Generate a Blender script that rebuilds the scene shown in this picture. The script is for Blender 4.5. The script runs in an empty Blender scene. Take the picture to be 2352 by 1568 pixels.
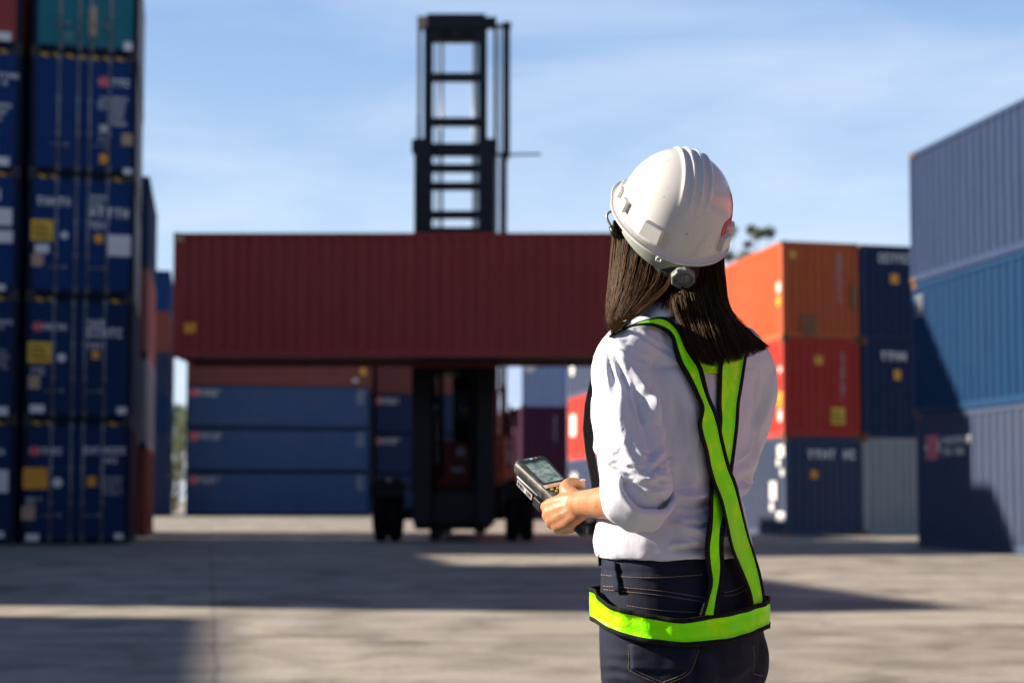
import bpy, bmesh, math, random
import numpy as np
from mathutils import Vector, Matrix, noise as mnoise
from mathutils.bvhtree import BVHTree

scene = bpy.context.scene
COL = scene.collection
R = math.radians
random.seed(7)

# ------------------------------------------------------------------ camera
F = 3266.7                       # focal length in units of a 2352 x 1568 frame
PITCH = R(3.0)
HORIZON = 1147.0
SH = (HORIZON - 784) / F - math.tan(PITCH)
EYE = 1.05
cam_d = bpy.data.cameras.new('camera')
cam = bpy.data.objects.new('camera', cam_d)
COL.objects.link(cam)
cam.location = (0, 0, EYE)
cam.rotation_euler = (R(90) + PITCH, 0, 0)
cam_d.sensor_width = 36
cam_d.lens = 50
cam_d.shift_y = SH * F / 2352
cam_d.clip_start = 0.05
cam_d.clip_end = 5000
cam_d.dof.use_dof = True
cam_d.dof.focus_distance = 2.42
cam_d.dof.aperture_fstop = 3.7
scene.camera = cam


def W(x, y, Y):
    """survey point: the world point at depth Y whose bearing was read off the photograph"""
    xc = (x - 1176) / F
    yc = (784 - y) / F + SH
    dy = math.cos(PITCH) - math.sin(PITCH) * yc
    dz = math.sin(PITCH) + math.cos(PITCH) * yc
    k = Y / dy
    return Vector((xc * k, Y, EYE + dz * k))


PSI = R(12)                      # the yard's rows run 12 degrees off the view
def UV(u, v, z=0.0):
    c, s = math.cos(PSI), math.sin(PSI)
    return Vector((u * c - v * s, u * s + v * c, z))


# ------------------------------------------------------------------ mesh helpers
class MB:
    def __init__(self):
        self.v, self.f, self.m = [], [], []

    def add(self, verts, faces, mi=0):
        b = len(self.v)
        self.v.extend([tuple(p) for p in verts])
        for f in faces:
            self.f.append(tuple(i + b for i in f))
            self.m.append(mi)

    def box(self, lo, hi, mi=0, mat=None):
        (x0, y0, z0), (x1, y1, z1) = lo, hi
        vs = [(x0, y0, z0), (x1, y0, z0), (x1, y1, z0), (x0, y1, z0), (x0, y0, z1), (x1, y0, z1), (x1, y1, z1), (x0, y1, z1)]
        if mat is not None:
            vs = [mat @ Vector(p) for p in vs]
        self.add(vs, [(0, 3, 2, 1), (4, 5, 6, 7), (0, 1, 5, 4), (1, 2, 6, 5), (2, 3, 7, 6), (3, 0, 4, 7)], mi)

    def chbox(self, lo, hi, c, mi=0, mat=None):
        """box with chamfered vertical and horizontal edges (24 corner points)"""
        bm = bmesh.new()
        bmesh.ops.create_cube(bm, size=1)
        s = [hi[i] - lo[i] for i in range(3)]
        for v in bm.verts:
            v.co = Vector([(v.co[i] + .5) * s[i] + lo[i] for i in range(3)])
        bmesh.ops.bevel(bm, geom=bm.edges[:], offset=c, segments=2, affect='EDGES', profile=.5)
        bm.verts.index_update()
        vs = [v.co.copy() for v in bm.verts]
        if mat is not None:
            vs = [mat @ p for p in vs]
        self.add(vs, [[v.index for v in f.verts] for f in bm.faces], mi)
        bm.free()

    def tube(self, pts, r, n=8, mi=0, caps=True):
        pts = [Vector(p) for p in pts]
        rs = r if isinstance(r, (list, tuple)) else [r] * len(pts)
        rings = []
        up = None
        for i, p in enumerate(pts):
            t = (pts[min(i + 1, len(pts) - 1)] - pts[max(i - 1, 0)]).normalized()
            if up is None:
                up = t.orthogonal().normalized()
            up = (up - t * up.dot(t)).normalized()
            b = t.cross(up)
            rings.append([p + (up * math.cos(a) + b * math.sin(a)) * rs[i] for a in [2 * math.pi * k / n for k in range(n)]])
        vs = [q for ring in rings for q in ring]
        fs = []
        for i in range(len(pts) - 1):
            for k in range(n):
                fs.append((i * n + k, i * n + (k + 1) % n, (i + 1) * n + (k + 1) % n, (i + 1) * n + k))
        if caps:
            fs.append(tuple(range(n))[::-1])
            fs.append(tuple((len(pts) - 1) * n + k for k in range(n)))
        self.add(vs, fs, mi)

    def loft(self, rings, mi=0, caps=True, closed=True):
        n = len(rings[0])
        vs = [q for ring in rings for q in ring]
        fs = []
        for i in range(len(rings) - 1):
            for k in range(n if closed else n - 1):
                fs.append((i * n + k, i * n + (k + 1) % n, (i + 1) * n + (k + 1) % n, (i + 1) * n + k))
        if caps and closed:
            fs.append(tuple(range(n))[::-1])
            fs.append(tuple((len(rings) - 1) * n + k for k in range(n)))
        self.add(vs, fs, mi)

    def mesh(self, name, smooth=False):
        me = bpy.data.meshes.new(name)
        me.from_pydata(self.v, [], self.f)
        me.polygons.foreach_set('material_index', self.m)
        if smooth:
            me.polygons.foreach_set('use_smooth', [True] * len(me.polygons))
        me.update()
        return me


def obj(name, me, mats=None, parent=None, loc=None, label=None, cat=None, group=None, kind=None):
    o = bpy.data.objects.new(name, me)
    COL.objects.link(o)
    if mats is not None:
        if not isinstance(mats, (list, tuple)):
            mats = [mats]
        while len(me.materials) < len(mats):
            me.materials.append(None)
        for i, m in enumerate(mats):
            o.material_slots[i].link = 'OBJECT'
            o.material_slots[i].material = m
    if parent is not None:
        o.parent = parent
    if loc is not None:
        o.location = loc
    for k, val in (('label', label), ('category', cat), ('group', group), ('kind', kind)):
        if val:
            o[k] = val
    return o


def empty(name, loc, rz=0.0, **kw):
    o = obj(name, None, None, None, loc, **kw)
    o.rotation_euler = (0, 0, rz)
    o.empty_display_size = .2
    return o


# ------------------------------------------------------------------ materials
def new_mat(name):
    m = bpy.data.materials.new(name)
    m.use_nodes = True
    nt = m.node_tree
    bs = nt.nodes['Principled BSDF']
    return m, nt, bs


def N(nt, t, **kw):
    n = nt.nodes.new(t)
    for k, v in kw.items():
        if k.startswith('i_'):
            key = k[2:]
            n.inputs[int(key) if key.isdigit() else key.replace('_', ' ')].default_value = v
        else:
            setattr(n, k, v)
    return n


def ramp(nt, fac, stops):
    r = nt.nodes.new('ShaderNodeValToRGB')
    el = r.color_ramp.elements
    while len(el) < len(stops):
        el.new(.5)
    for e, (p, c) in zip(el, stops):
        e.position = p
        e.color = (*c, 1) if len(c) == 3 else c
    nt.links.new(fac, r.inputs['Fac'])
    return r


def g(v):
    return (v, v, v)


def noise_tex(nt, vec, scale, detail=4, rough=.6, dist=0.0):
    n = N(nt, 'ShaderNodeTexNoise')
    n.inputs['Scale'].default_value = scale
    n.inputs['Detail'].default_value = detail
    n.inputs['Roughness'].default_value = rough
    n.inputs['Distortion'].default_value = dist
    if vec is not None:
        nt.links.new(vec, n.inputs['Vector'])
    return n


def mixc(nt, fac, a, b, mode='MIX'):
    m = N(nt, 'ShaderNodeMix', data_type='RGBA', blend_type=mode)
    if isinstance(fac, (int, float)):
        m.inputs[0].default_value = fac
    else:
        nt.links.new(fac, m.inputs[0])
    for val, i in ((a, 6), (b, 7)):
        if isinstance(val, (tuple, list)):
            m.inputs[i].default_value = (*val[:3], 1)
        else:
            nt.links.new(val, m.inputs[i])
    return m.outputs[2]


def bump(nt, bs, height, strength=.3, dist=.01):
    b = N(nt, 'ShaderNodeBump')
    b.inputs['Strength'].default_value = strength
    b.inputs['Distance'].default_value = dist
    nt.links.new(height, b.inputs['Height'])
    nt.links.new(b.outputs['Normal'], bs.inputs['Normal'])
    return b


def simple(name, col, rough=.6, metal=0.0, var=.15, scale=8.0, bumpy=0.0, spec=.5):
    m, nt, bs = new_mat(name)
    tc = N(nt, 'ShaderNodeTexCoord')
    n = noise_tex(nt, tc.outputs['Object'], scale, 6, .65)
    lo = tuple(c * (1 - var) for c in col)
    hi = tuple(min(1, c * (1 + var)) for c in col)
    r = ramp(nt, n.outputs['Fac'], [(.3, lo), (.7, hi)])
    nt.links.new(r.outputs['Color'], bs.inputs['Base Color'])
    bs.inputs['Roughness'].default_value = rough
    bs.inputs['Metallic'].default_value = metal
    bs.inputs['Specular IOR Level'].default_value = spec
    if bumpy:
        bump(nt, bs, n.outputs['Fac'], bumpy, .01)
    return m


_paint = {}
def paint(name, col, rough=.45, fade=.25, rust=.5):
    """weathered container paint: chalky fading, vertical dirt runs, a little rust"""
    if name in _paint:
        return _paint[name]
    m, nt, bs = new_mat(name)
    tc = N(nt, 'ShaderNodeTexCoord')
    oi = N(nt, 'ShaderNodeObjectInfo')
    off = N(nt, 'ShaderNodeVectorMath', operation='ADD')
    sc = N(nt, 'ShaderNodeVectorMath', operation='SCALE')
    sc.inputs[0].default_value = (17.3, 9.1, 5.7)
    nt.links.new(oi.outputs['Random'], sc.inputs['Scale'])
    nt.links.new(tc.outputs['Object'], off.inputs[0])
    nt.links.new(sc.outputs[0], off.inputs[1])
    big = noise_tex(nt, off.outputs[0], .55, 5, .6, .3)
    mp = N(nt, 'ShaderNodeMapping')
    mp.inputs['Scale'].default_value = (5, 5, .35)
    nt.links.new(off.outputs[0], mp.inputs['Vector'])
    streak = noise_tex(nt, mp.outputs[0], 1.6, 5, .7)
    fine = noise_tex(nt, off.outputs[0], 6, 8, .75)
    lum = .3 * col[0] + .55 * col[1] + .15 * col[2]
    chalk = tuple(c * (1 - fade) + (lum * 1.25 + .02) * fade for c in col)
    dark = tuple(c * .62 for c in col)
    r1 = ramp(nt, big.outputs['Fac'], [(.3, col), (.75, chalk)])
    rs = ramp(nt, streak.outputs['Fac'], [(.48, g(0)), (.75, g(.55))])
    c1 = mixc(nt, rs.outputs['Color'], r1.outputs['Color'], dark)
    rr = ramp(nt, fine.outputs['Fac'], [(.66, g(0)), (.74, g(rust))])
    c2 = mixc(nt, rr.outputs['Color'], c1, (.13, .055, .025))
    nt.links.new(c2, bs.inputs['Base Color'])
    rg = ramp(nt, fine.outputs['Fac'], [(.3, g(rough + .12)), (.75, g(min(1, rough + .4)))])
    nt.links.new(rg.outputs['Color'], bs.inputs['Roughness'])
    bs.inputs['Specular IOR Level'].default_value = .14
    bump(nt, bs, fine.outputs['Fac'], .08, .01)
    _paint[name] = m
    return m


M_white = simple('white_marking', (.72, .72, .70), .5, 0, .12, 12)
M_dimwhite = simple('faded_marking', (.42, .42, .44), .55, 0, .25, 12)
M_yellow = simple('yellow_placard', (.78, .45, .02), .5, 0, .2, 9)
M_orange = simple('orange_label', (.80, .33, .02), .5, 0, .15, 9)
M_pink = simple('red_marking', (.62, .10, .12), .5, 0, .15, 9)
M_tan = simple('tan_plate', (.45, .30, .20), .6, 0, .2, 9)
M_steel = simple('galvanised_steel', (.33, .33, .36), .45, .6, .2, 9)
M_rust = simple('rusty_steel', (.22, .10, .045), .75, .2, .35, 7, .3)
M_darksteel = simple('dark_steel', (.015, .017, .02), .45, .0, .3, 5)
M_gasket = simple('black_gasket', (.01, .01, .012), .7)
M_floor = simple('container_underside', (.03, .03, .03), .8)

# yellow and black tall-box stripe
m, nt, bs = new_mat('hazard_stripe')
tc = N(nt, 'ShaderNodeTexCoord')
wv = N(nt, 'ShaderNodeTexWave', wave_type='BANDS', bands_direction='DIAGONAL')
wv.inputs['Scale'].default_value = 2.2
nt.links.new(tc.outputs['Object'], wv.inputs['Vector'])
rp = ramp(nt, wv.outputs['Fac'], [(.49, (.55, .30, .03)), (.51, (.015, .014, .012))])
nt.links.new(rp.outputs['Color'], bs.inputs['Base Color'])
bs.inputs['Roughness'].default_value = .6
M_hazard = m

# ------------------------------------------------------------------ containers
CW = 2.438
_cm = {}


def corr_profile(length, pitch=.278, depth=.058):
    """(position, inset) pairs of the trapezoid corrugation"""
    n = max(1, round(length / pitch))
    p = length / n
    out = []
    for i in range(n):
        b = i * p
        out += [(b, 0), (b + p * .31, 0), (b + p * .5, depth), (b + p * .81, depth)]
    out.append((length, 0))
    return out


def side_mesh(L, H, right):
    k = ('side', L, H, right)
    if k in _cm:
        return _cm[k]
    mb = MB()
    y0, y1, z0, z1 = .13, L - .13, .16, H - .09
    prof = corr_profile(y1 - y0)
    vs, fs = [], []
    for (t, d) in prof:
        x = (CW - .012 - d) if right else (.012 + d)
        vs += [(x, y0 + t, z0), (x, y0 + t, z1)]
    for i in range(len(prof) - 1):
        q = (2 * i, 2 * i + 2, 2 * i + 3, 2 * i + 1)
        fs.append(q if right else q[::-1])
    mb.add(vs, fs)
    _cm[k] = mb.mesh('side_panel')
    return _cm[k]


def end_mesh(L, H, far):
    k = ('end', L, H, far)
    if k in _cm:
        return _cm[k]
    mb = MB()
    x0, x1, z0, z1 = .13, CW - .13, .16, H - .10
    prof = corr_profile(x1 - x0, .25, .055)
    vs, fs = [], []
    for (t, d) in prof:
        y = (L - .02 - d) if far else (.02 + d)
        vs += [(x0 + t, y, z0), (x0 + t, y, z1)]
    for i in range(len(prof) - 1):
        q = (2 * i, 2 * i + 2, 2 * i + 3, 2 * i + 1)
        fs.append(q[::-1] if far else q)
    mb.add(vs, fs)
    _cm[k] = mb.mesh('end_panel')
    return _cm[k]


def frame_mesh(L, H):
    k = ('frame', L, H)
    if k in _cm:
        return _cm[k]
    mb = MB()
    p = .13
    for x in (0, CW - p):
        for y in (0, L - p):
            mb.box((x + .004, y + .004, .118), (x + p - .004, y + p - .004, H - .118))
    for x in (.006, CW - .056):
        mb.box((x, p, .003), (x + .05, L - p, .165))        # bottom side rail
        mb.box((x, p, H - .10), (x + .06, L - p, H - .012))  # top side rail
    for y in (.008, L - .068):
        mb.box((p, y, .02), (CW - p, y + .06, .17))        # sill
        mb.box((p, y, H - .115), (CW - p, y + .06, H - .006))  # header
    # roof with shallow cross corrugation
    n = int(L / .21)
    rows = []
    for i in range(n + 1):
        y = .07 + (L - .14) * i / n
        z = H - .035 - (.018 if i % 2 else 0)
        rows.append([(.05, y, z), (CW - .05, y, z)])
    vs = [q for r in rows for q in r]
    mb.add(vs, [(2 * i, 2 * i + 1, 2 * i + 3, 2 * i + 2) for i in range(n)], 0)
    mb.box((.06, .07, .10), (CW - .06, L - .07, .14), 1)    # floor
    for i in range(int(L / .6)):
        y = .3 + i * .6
        mb.box((.07, y, .035), (CW - .07, y + .05, .099), 1)
    _cm[k] = mb.mesh('frame')
    return _cm[k]


def casting_mesh():
    k = 'casting'
    if k not in _cm:
        mb = MB()
        mb.chbox((-.002, -.002, 0), (.176, .164, .118), .008)
        mb.box((.05, -.006, .035), (.12, -.003, .085), 1)
        mb.box((-.006, .045, .035), (-.003, .115, .085), 1)
        _cm[k] = mb.mesh('corner_casting')
    return _cm[k]


def door_mesh(H, right):
    k = ('door', H, right)
    if k in _cm:
        return _cm[k]
    mb = MB()
    w = CW / 2 - .135
    h0, h1 = .175, H - .12
    mb.box((0, .030, h0), (w, .07, h1))                    # door leaf
    e = .07
    mb.box((0, .016, h0), (e, .0298, h1)); mb.box((w - e, .016, h0), (w, .0298, h1))
    mb.box((e, .016, h0), (w - e, .0298, h0 + .1)); mb.box((e, .016, h1 - .1), (w - e, .0298, h1))
    nb = 4
    for i in range(1, nb):                                  # horizontal swages
        z = h0 + (h1 - h0) * i / nb
        mb.box((e + .02, .021, z - .09), (w - e - .02, .0299, z + .09))
    for i in range(4):                                      # hinges on the outer edge
        z = h0 + .25 + (h1 - h0 - .5) * i / 3
        x = w - .01 if right else -.05
        mb.box((x, .006, z - .05), (x + .06, .0158, z + .05), 1)
    _cm[k] = mb.mesh('door')
    return _cm[k]


def rod_mesh(H):
    k = ('rod', H)
    if k in _cm:
        return _cm[k]
    mb = MB()
    mb.tube([(0, -.012, .10), (0, -.012, H - .05)], .021, 10)
    for z in (.10, .20, H * .34, H * .62, H - .17, H - .06):
        mb.box((-.05, .0, z - .03), (.05, .014, z + .03))
    _cm[k] = mb.mesh('lock_rod', True)
    return _cm[k]


def handle_mesh():
    if 'handle' not in _cm:
        mb = MB()
        mb.tube([(0, -.045, 0), (.10, -.06, -.005), (.42, -.045, .0)], .014, 8)
        mb.box((.36, -.04, -.05), (.42, .014, .05))
        _cm['handle'] = mb.mesh('lock_handle', True)
    return _cm['handle']


def text_rows(mb, put, a0, z0, a1, z1, rows, rnd, mi=0, vertical=False):
    """weathered lettering too small and soft to read: rows of uneven strokes"""
    h = (z1 - z0) / (rows + (rows - 1) * .5)
    for r in range(rows):
        zb = z1 - h - r * h * 1.5
        x = a0
        end = a1 - (a1 - a0) * (rnd.random() * .3 if r else 0)
        while x < end:
            cw = h * (.45 + .3 * rnd.random())
            if x + cw > end + .01:
                break
            if rnd.random() > .12:
                k = rnd.randrange(3)
                if k == 0:
                    put(mb, x, zb, x + cw * .3, zb + h, mi); put(mb, x + cw * .3, zb + h * .72, x + cw, zb + h, mi); put(mb, x + cw * .3, zb, x + cw, zb + h * .25, mi)
                elif k == 1:
                    put(mb, x, zb, x + cw * .3, zb + h, mi); put(mb, x + cw * .7, zb, x + cw, zb + h, mi); put(mb, x + cw * .3, zb + h * .38, x + cw * .7, zb + h * .62, mi)
                else:
                    put(mb, x + cw * .3, zb, x + cw * .68, zb + h, mi); put(mb, x, zb + h * .76, x + cw * .3, zb + h, mi); put(mb, x + cw * .68, zb + h * .76, x + cw, zb + h, mi)
            x += cw + h * .2


_dn = {'yellow': ('warning_placard', M_yellow), 'orange': ('warning_label', M_orange), 'white': ('white_plate', M_white),
       'tan': ('data_plate', M_tan), 'rustpatch': ('repair_patch', M_rust)}


def decal(root, L, H, face, a0, z0, a1, z1, kind, rnd):
    fl = CW if face == 'N' else L
    A0, A1, Z0, Z1 = a0 * fl, a1 * fl, z0 * H, z1 * H
    t0, t1 = .002, .006
    def put(mb, x0, zz0, x1, zz1, mi):
        if face == 'N':
            mb.box((x0, -t1, zz0), (x1, -t0, zz1), mi)
        elif face == 'R':
            mb.box((CW + t0, x0, zz0), (CW + t1, x1, zz1), mi)
        else:
            mb.box((-t1, L - x1, zz0), (-t0, L - x0, zz1), mi)
    mb = MB()
    if kind in _dn:
        nm, mt = _dn[kind]
        put(mb, A0, Z0, A1, Z1, 0)
        if kind == 'yellow':
            t0, t1 = .007, .009
            hh = (Z1 - Z0)
            for i in range(3):
                put(mb, A0 + .1 * (A1 - A0), Z0 + hh * (.18 + .25 * i), A1 - (.1 + .1 * i) * (A1 - A0), Z0 + hh * (.28 + .25 * i), 1)
        obj(nm, mb.mesh(nm), [mt, M_gasket], root)
    elif kind == 'disc':
        c, rr = ((A0 + A1) / 2, (Z0 + Z1) / 2), (Z1 - Z0) / 2
        n = 20
        pts = [(c[0] + rr * math.cos(2 * math.pi * i / n), c[1] + rr * math.sin(2 * math.pi * i / n)) for i in range(n)]
        def p3(a, z, t):
            return (a, -t, z) if face == 'N' else ((CW + t, a, z) if face == 'R' else (-t, L - a, z))
        mb.loft([[p3(a, z, t0) for a, z in pts], [p3(a, z, t1) for a, z in pts]])
        obj('round_emblem', mb.mesh('round_emblem'), [M_white], root)
    elif kind in ('text1', 'text2', 'text3', 'text5'):
        nr = int(kind[-1])
        hh = (Z1 - Z0) / (nr + (nr - 1) * .5)
        for r_ in range(nr):
            mb = MB()
            text_rows(mb, put, A0, Z1 - hh - r_ * hh * 1.5, A1 - (A1 - A0) * (rnd.random() * .3 if r_ else 0), Z1 - r_ * hh * 1.5, 1, rnd)
            if mb.v:
                obj('marking', mb.mesh('marking'), [M_white], root)
    elif kind == 'dim4':
        hh = (Z1 - Z0) / 5.5
        for r_ in range(4):
            mb = MB()
            text_rows(mb, put, A0, Z1 - hh - r_ * hh * 1.5, A1, Z1 - r_ * hh * 1.5, 1, rnd)
            if mb.v:
                obj('marking', mb.mesh('marking'), [M_dimwhite], root)
    elif kind == 'column':
        text_rows(mb, put, A0, Z0, A1, Z1, 11, rnd)
        obj('marking', mb.mesh('marking'), [M_dimwhite], root)
    elif kind == 'logo':
        h = Z1 - Z0
        put(mb, A0, Z0, A0 + h * 1.0, Z1, 1)
        put(mb, A0 - h * .12, Z0 + h * .4, A0, Z0 + h * .6, 0)
        put(mb, A0 + h, Z0 + h * .3, A0 + h * 1.15, Z0 + h * .8, 0)
        text_rows(mb, put, A0 + h * 1.35, Z0 + h * .12, A1, Z1 - h * .12, 1 if h < .45 else 2, rnd)
        obj('logo', mb.mesh('logo'), [M_white, M_pink], root)


def container(label, pos, rz, L, H, pt, near='end', decals=(), group=None, name='shipping_container', castings=M_darksteel, stripe=False, seed=1, detail=True, flank=None, frame_pt=None):
    rnd = random.Random(seed)
    root = empty(name, pos, rz, label=label, cat='shipping container', group=group)
    obj('frame', frame_mesh(L, H), [frame_pt or pt, M_floor], root)
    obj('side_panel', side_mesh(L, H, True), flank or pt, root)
    obj('side_panel', side_mesh(L, H, False), pt, root)
    obj('end_panel', end_mesh(L, H, True), pt, root)
    if near == 'door':
        for i in (0, 1):
            w = CW / 2 - .135
            x = .13 if i == 0 else CW / 2 + .005
            d = obj('door', door_mesh(H, i == 1), [pt, M_darksteel], root, (x, 0, 0))
            for fx in ((.47, .88) if i == 0 else (.12, .53)):
                obj('lock_rod', rod_mesh(H), M_steel, d, (w * fx, 0, 0))
            for fx, fz in (((.30, .235) if i == 0 else (.12, .235)),):
                obj('lock_handle', handle_mesh(), M_steel, d, (w * fx, 0, H * fz))
    else:
        obj('end_panel', end_mesh(L, H, False), pt, root)
    if castings is not None and detail:
        cm = casting_mesh()
        for ix in (0, 1):
            for iy in (0, 1):
                for iz in (0, 1):
                    o = obj('corner_casting', cm, [castings, M_gasket], root, (ix * CW, iy * L, (H - .118) if iz else 0))
                    o.scale = (-1 if ix else 1, -1 if iy else 1, 1)
    if stripe:
        for a, b in (((.20, .62), (CW - .62, CW - .20)) if stripe == 1 else ((.20, CW - .20),)):
            mb = MB()
            mb.box((a, .001, H - .11), (b, .006, H - .02))
            obj('warning_stripe', mb.mesh('warning_stripe'), M_hazard, root)
    for d in decals:
        decal(root, L, H, *d, rnd)
    return root


P_blue = paint('blue_container_paint', (.006, .037, .150), .42, .05)
P_blue2 = paint('deep_blue_container_paint', (.006, .029, .098), .42, .05)
P_teal = paint('teal_container_paint', (.012, .16, .20), .45, .15)
P_maroon = paint('oxide_red_container_paint', (.31, .052, .046), .5, .06)
P_maroon2 = paint('brick_red_container_paint', (.21, .055, .045), .55, .25)
P_red = paint('red_container_paint', (.50, .045, .030), .45, .12)
P_orange = paint('orange_container_paint', (.56, .115, .036), .5, .12)
P_navy = paint('navy_container_paint', (.020, .036, .095), .45, .15)
P_slate = paint('faded_navy_container_paint', (.052, .073, .140), .5, .2)
P_mid = paint('mid_blue_container_paint', (.006, .041, .118), .45, .06)
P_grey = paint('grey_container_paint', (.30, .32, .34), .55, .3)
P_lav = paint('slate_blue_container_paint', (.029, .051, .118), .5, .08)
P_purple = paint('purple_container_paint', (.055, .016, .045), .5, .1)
P_pale = paint('pale_blue_container_paint', (.25, .36, .58), .5, .25)
P_salmon = paint('faded_red_container_paint', (.42, .14, .11), .6, .35)

P_dframe = paint('gap_shade_navy_frame_paint', (.006, .014, .036), .55, .1)  # navy darkened to paint the shaded gaps between tiers into the frames
HC, ST = 2.896, 2.591
L40, L20 = 12.192, 6.058

# --- the door tower on the left
zA = lambda i: i * (HC + .022)
aR = W(297, 1247, 33.7)
def to_uv(p):
    c, s = math.cos(PSI), math.sin(PSI)
    return (p.x * c + p.y * s, -p.x * s + p.y * c)
uA, vA = to_uv(aR)
PSI_A = PSI + R(1.3)
def on_A(du, z):
    p = UV(uA, vA, z)
    return p + Vector((math.cos(PSI_A) * du, math.sin(PSI_A) * du, 0))
GA = 'containers stacked door ends out in the near left towers'
dec_low = [('N', .08, .72, .40, .79, 'logo'), ('N', .575, .76, .78, .82, 'text1'), ('N', .575, .68, .95, .755, 'text1'), ('N', .58, .58, .73, .63, 'text1'),
           ('N', .03, .46, .245, .63, 'yellow'), ('N', .62, .50, .69, .57, 'orange'), ('N', .065, .36, .20, .42, 'text2'), ('N', .04, .25, .145, .355, 'tan'),
           ('N', .055, .055, .19, .12, 'white'), ('N', .86, .055, .95, .11, 'white'), ('N', .30, .47, .38, .54, 'disc')]
dec_bot = [('N', .07, .72, .40, .79, 'logo'), ('N', .56, .735, .72, .79, 'text1'), ('N', .745, .735, .96, .79, 'text1'), ('N', .76, .66, .90, .70, 'text1'),
           ('N', .01, .45, .235, .62, 'orange'), ('N', .60, .47, .68, .55, 'orange'), ('N', .28, .46, .37, .54, 'disc'), ('N', .72, .40, .92, .55, 'dim4'),
           ('N', .04, .32, .18, .38, 'text2'), ('N', .0, .20, .125, .31, 'tan'), ('N', .045, .03, .165, .09, 'white'), ('N', .86, .04, .94, .09, 'white')]
dec_3 = [('N', .08, .74, .40, .81, 'text1'), ('N', .575, .75, .78, .84, 'text2'), ('N', .575, .66, .95, .74, 'text1'), ('N', .575, .565, .73, .62, 'text1'),
         ('N', .03, .45, .235, .62, 'yellow'), ('N', .74, .345, .96, .52, 'white'), ('N', .62, .45, .70, .52, 'orange'), ('N', .07, .35, .20, .42, 'white'),
         ('N', .04, .24, .15, .34, 'tan'), ('N', .30, .47, .38, .53, 'disc')]
dec_4 = [('N', .64, .74, .97, .82, 'logo'), ('N', .63, .55, .74, .65, 'text3'), ('N', .76, .42, .92, .66, 'text5'), ('N', .66, .36, .72, .42, 'white'),
         ('N', .86, .26, .96, .36, 'tan'), ('N', .655, .10, .735, .18, 'orange'), ('N', .88, .02, .96, .07, 'white'), ('N', .64, .28, .73, .42, 'dim4')]
dec_5 = [('N', .53, .15, .60, .40, 'tan'), ('N', .86, .05, .94, .12, 'white'), ('N', .30, .10, .38, .16, 'dim4'), ('N', .62, .55, .75, .75, 'text3'), ('N', .10, .55, .30, .62, 'text2')]
spec = [('blue container with orange placard low on its door, ground level of the door tower', P_blue2, dec_bot, 1),
        ('blue container with yellow placard and brown plate, second up in the door tower', P_blue2, dec_low, 1),
        ('blue container with yellow placard and wide white patch, middle of the door tower', P_blue, dec_3, 1),
        ('bright blue container under a striped header with one orange dot, second from the tower top', P_blue, dec_4, 2),
        ('teal green container on top of the door tower, cut by the photo top', P_teal, dec_5, 0)]
for i, (lab, pt, dec, st) in enumerate(spec):
    jit = [0, .01, .03, .035, .05][i]
    container(lab, on_A(-CW + jit, zA(i)), PSI_A, L20, HC, pt, 'door', dec, GA, stripe=st, seed=10 + i, flank=(P_purple, P_lav, P_grey, P_grey, P_grey)[i], frame_pt=P_dframe)  # right side panels painted grey to purple in place of grazing reflections
dz = [('N', .62, .72, .9, .77, 'text1'), ('N', .60, .42, .93, .60, 'white'), ('N', .5, .2, .62, .26, 'text1'), ('N', .70, .06, .90, .11, 'white')]
spec0 = [('blue container with large white panel at the photo left edge, ground level', P_blue2, dz),
         ('blue container with faint white lettering at the photo left edge, second level', P_blue2, [('N', .55, .72, .97, .80, 'text2'), ('N', .6, .40, .92, .56, 'dim4'), ('N', .72, .03, .92, .10, 'white')]),
         ('blue container with two white bars and a label at the photo left edge, third level', P_blue, [('N', .55, .76, .90, .86, 'text1'), ('N', .55, .56, .93, .70, 'white'), ('N', .58, .42, .94, .52, 'white'), ('N', .7, .03, .88, .08, 'white')]),
         ('blue container with long white lettering at the photo left edge, fourth level', P_blue, [('N', .50, .70, .97, .80, 'text2'), ('N', .62, .40, .92, .55, 'text3'), ('N', .70, .04, .90, .11, 'white')]),
         ('dark red container at the top left photo corner beside the teal one', P_maroon, [('N', .60, .60, .85, .67, 'text1'), ('N', .62, .28, .78, .38, 'disc'), ('N', .72, .06, .90, .13, 'white'), ('N', .6, .45, .8, .5, 'text1')])]
for i, (lab, pt, dec) in enumerate(spec0):
    container(lab, on_A(-2 * CW - .13 - .012 * i, zA(i)), PSI_A, L20, HC, pt, 'door', dec, GA, stripe=1 if i < 4 else 0, seed=20 + i, frame_pt=P_dframe)

# --- stack behind the tower, only its right flank shows
uB = uA + .05
GB = 'containers in the stack just behind the door tower'
zz = 0
for i, (lab, pt) in enumerate([('brownish red container seen edge on behind the door tower, on the ground', P_maroon2),
                               ('pale grey container seen edge on between two reddish ones behind the door tower', P_grey),
                               ('salmon red container seen edge on behind the door tower, third up', P_salmon),
                               ('slate grey container topping the narrow stack behind the door tower', P_lav)]):
    container(lab, UV(uB - CW, vA + L20 + 1.2, zz), PSI, L20, ST, pt, 'end', (), GB, seed=30 + i)
    zz += ST + .012

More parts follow.
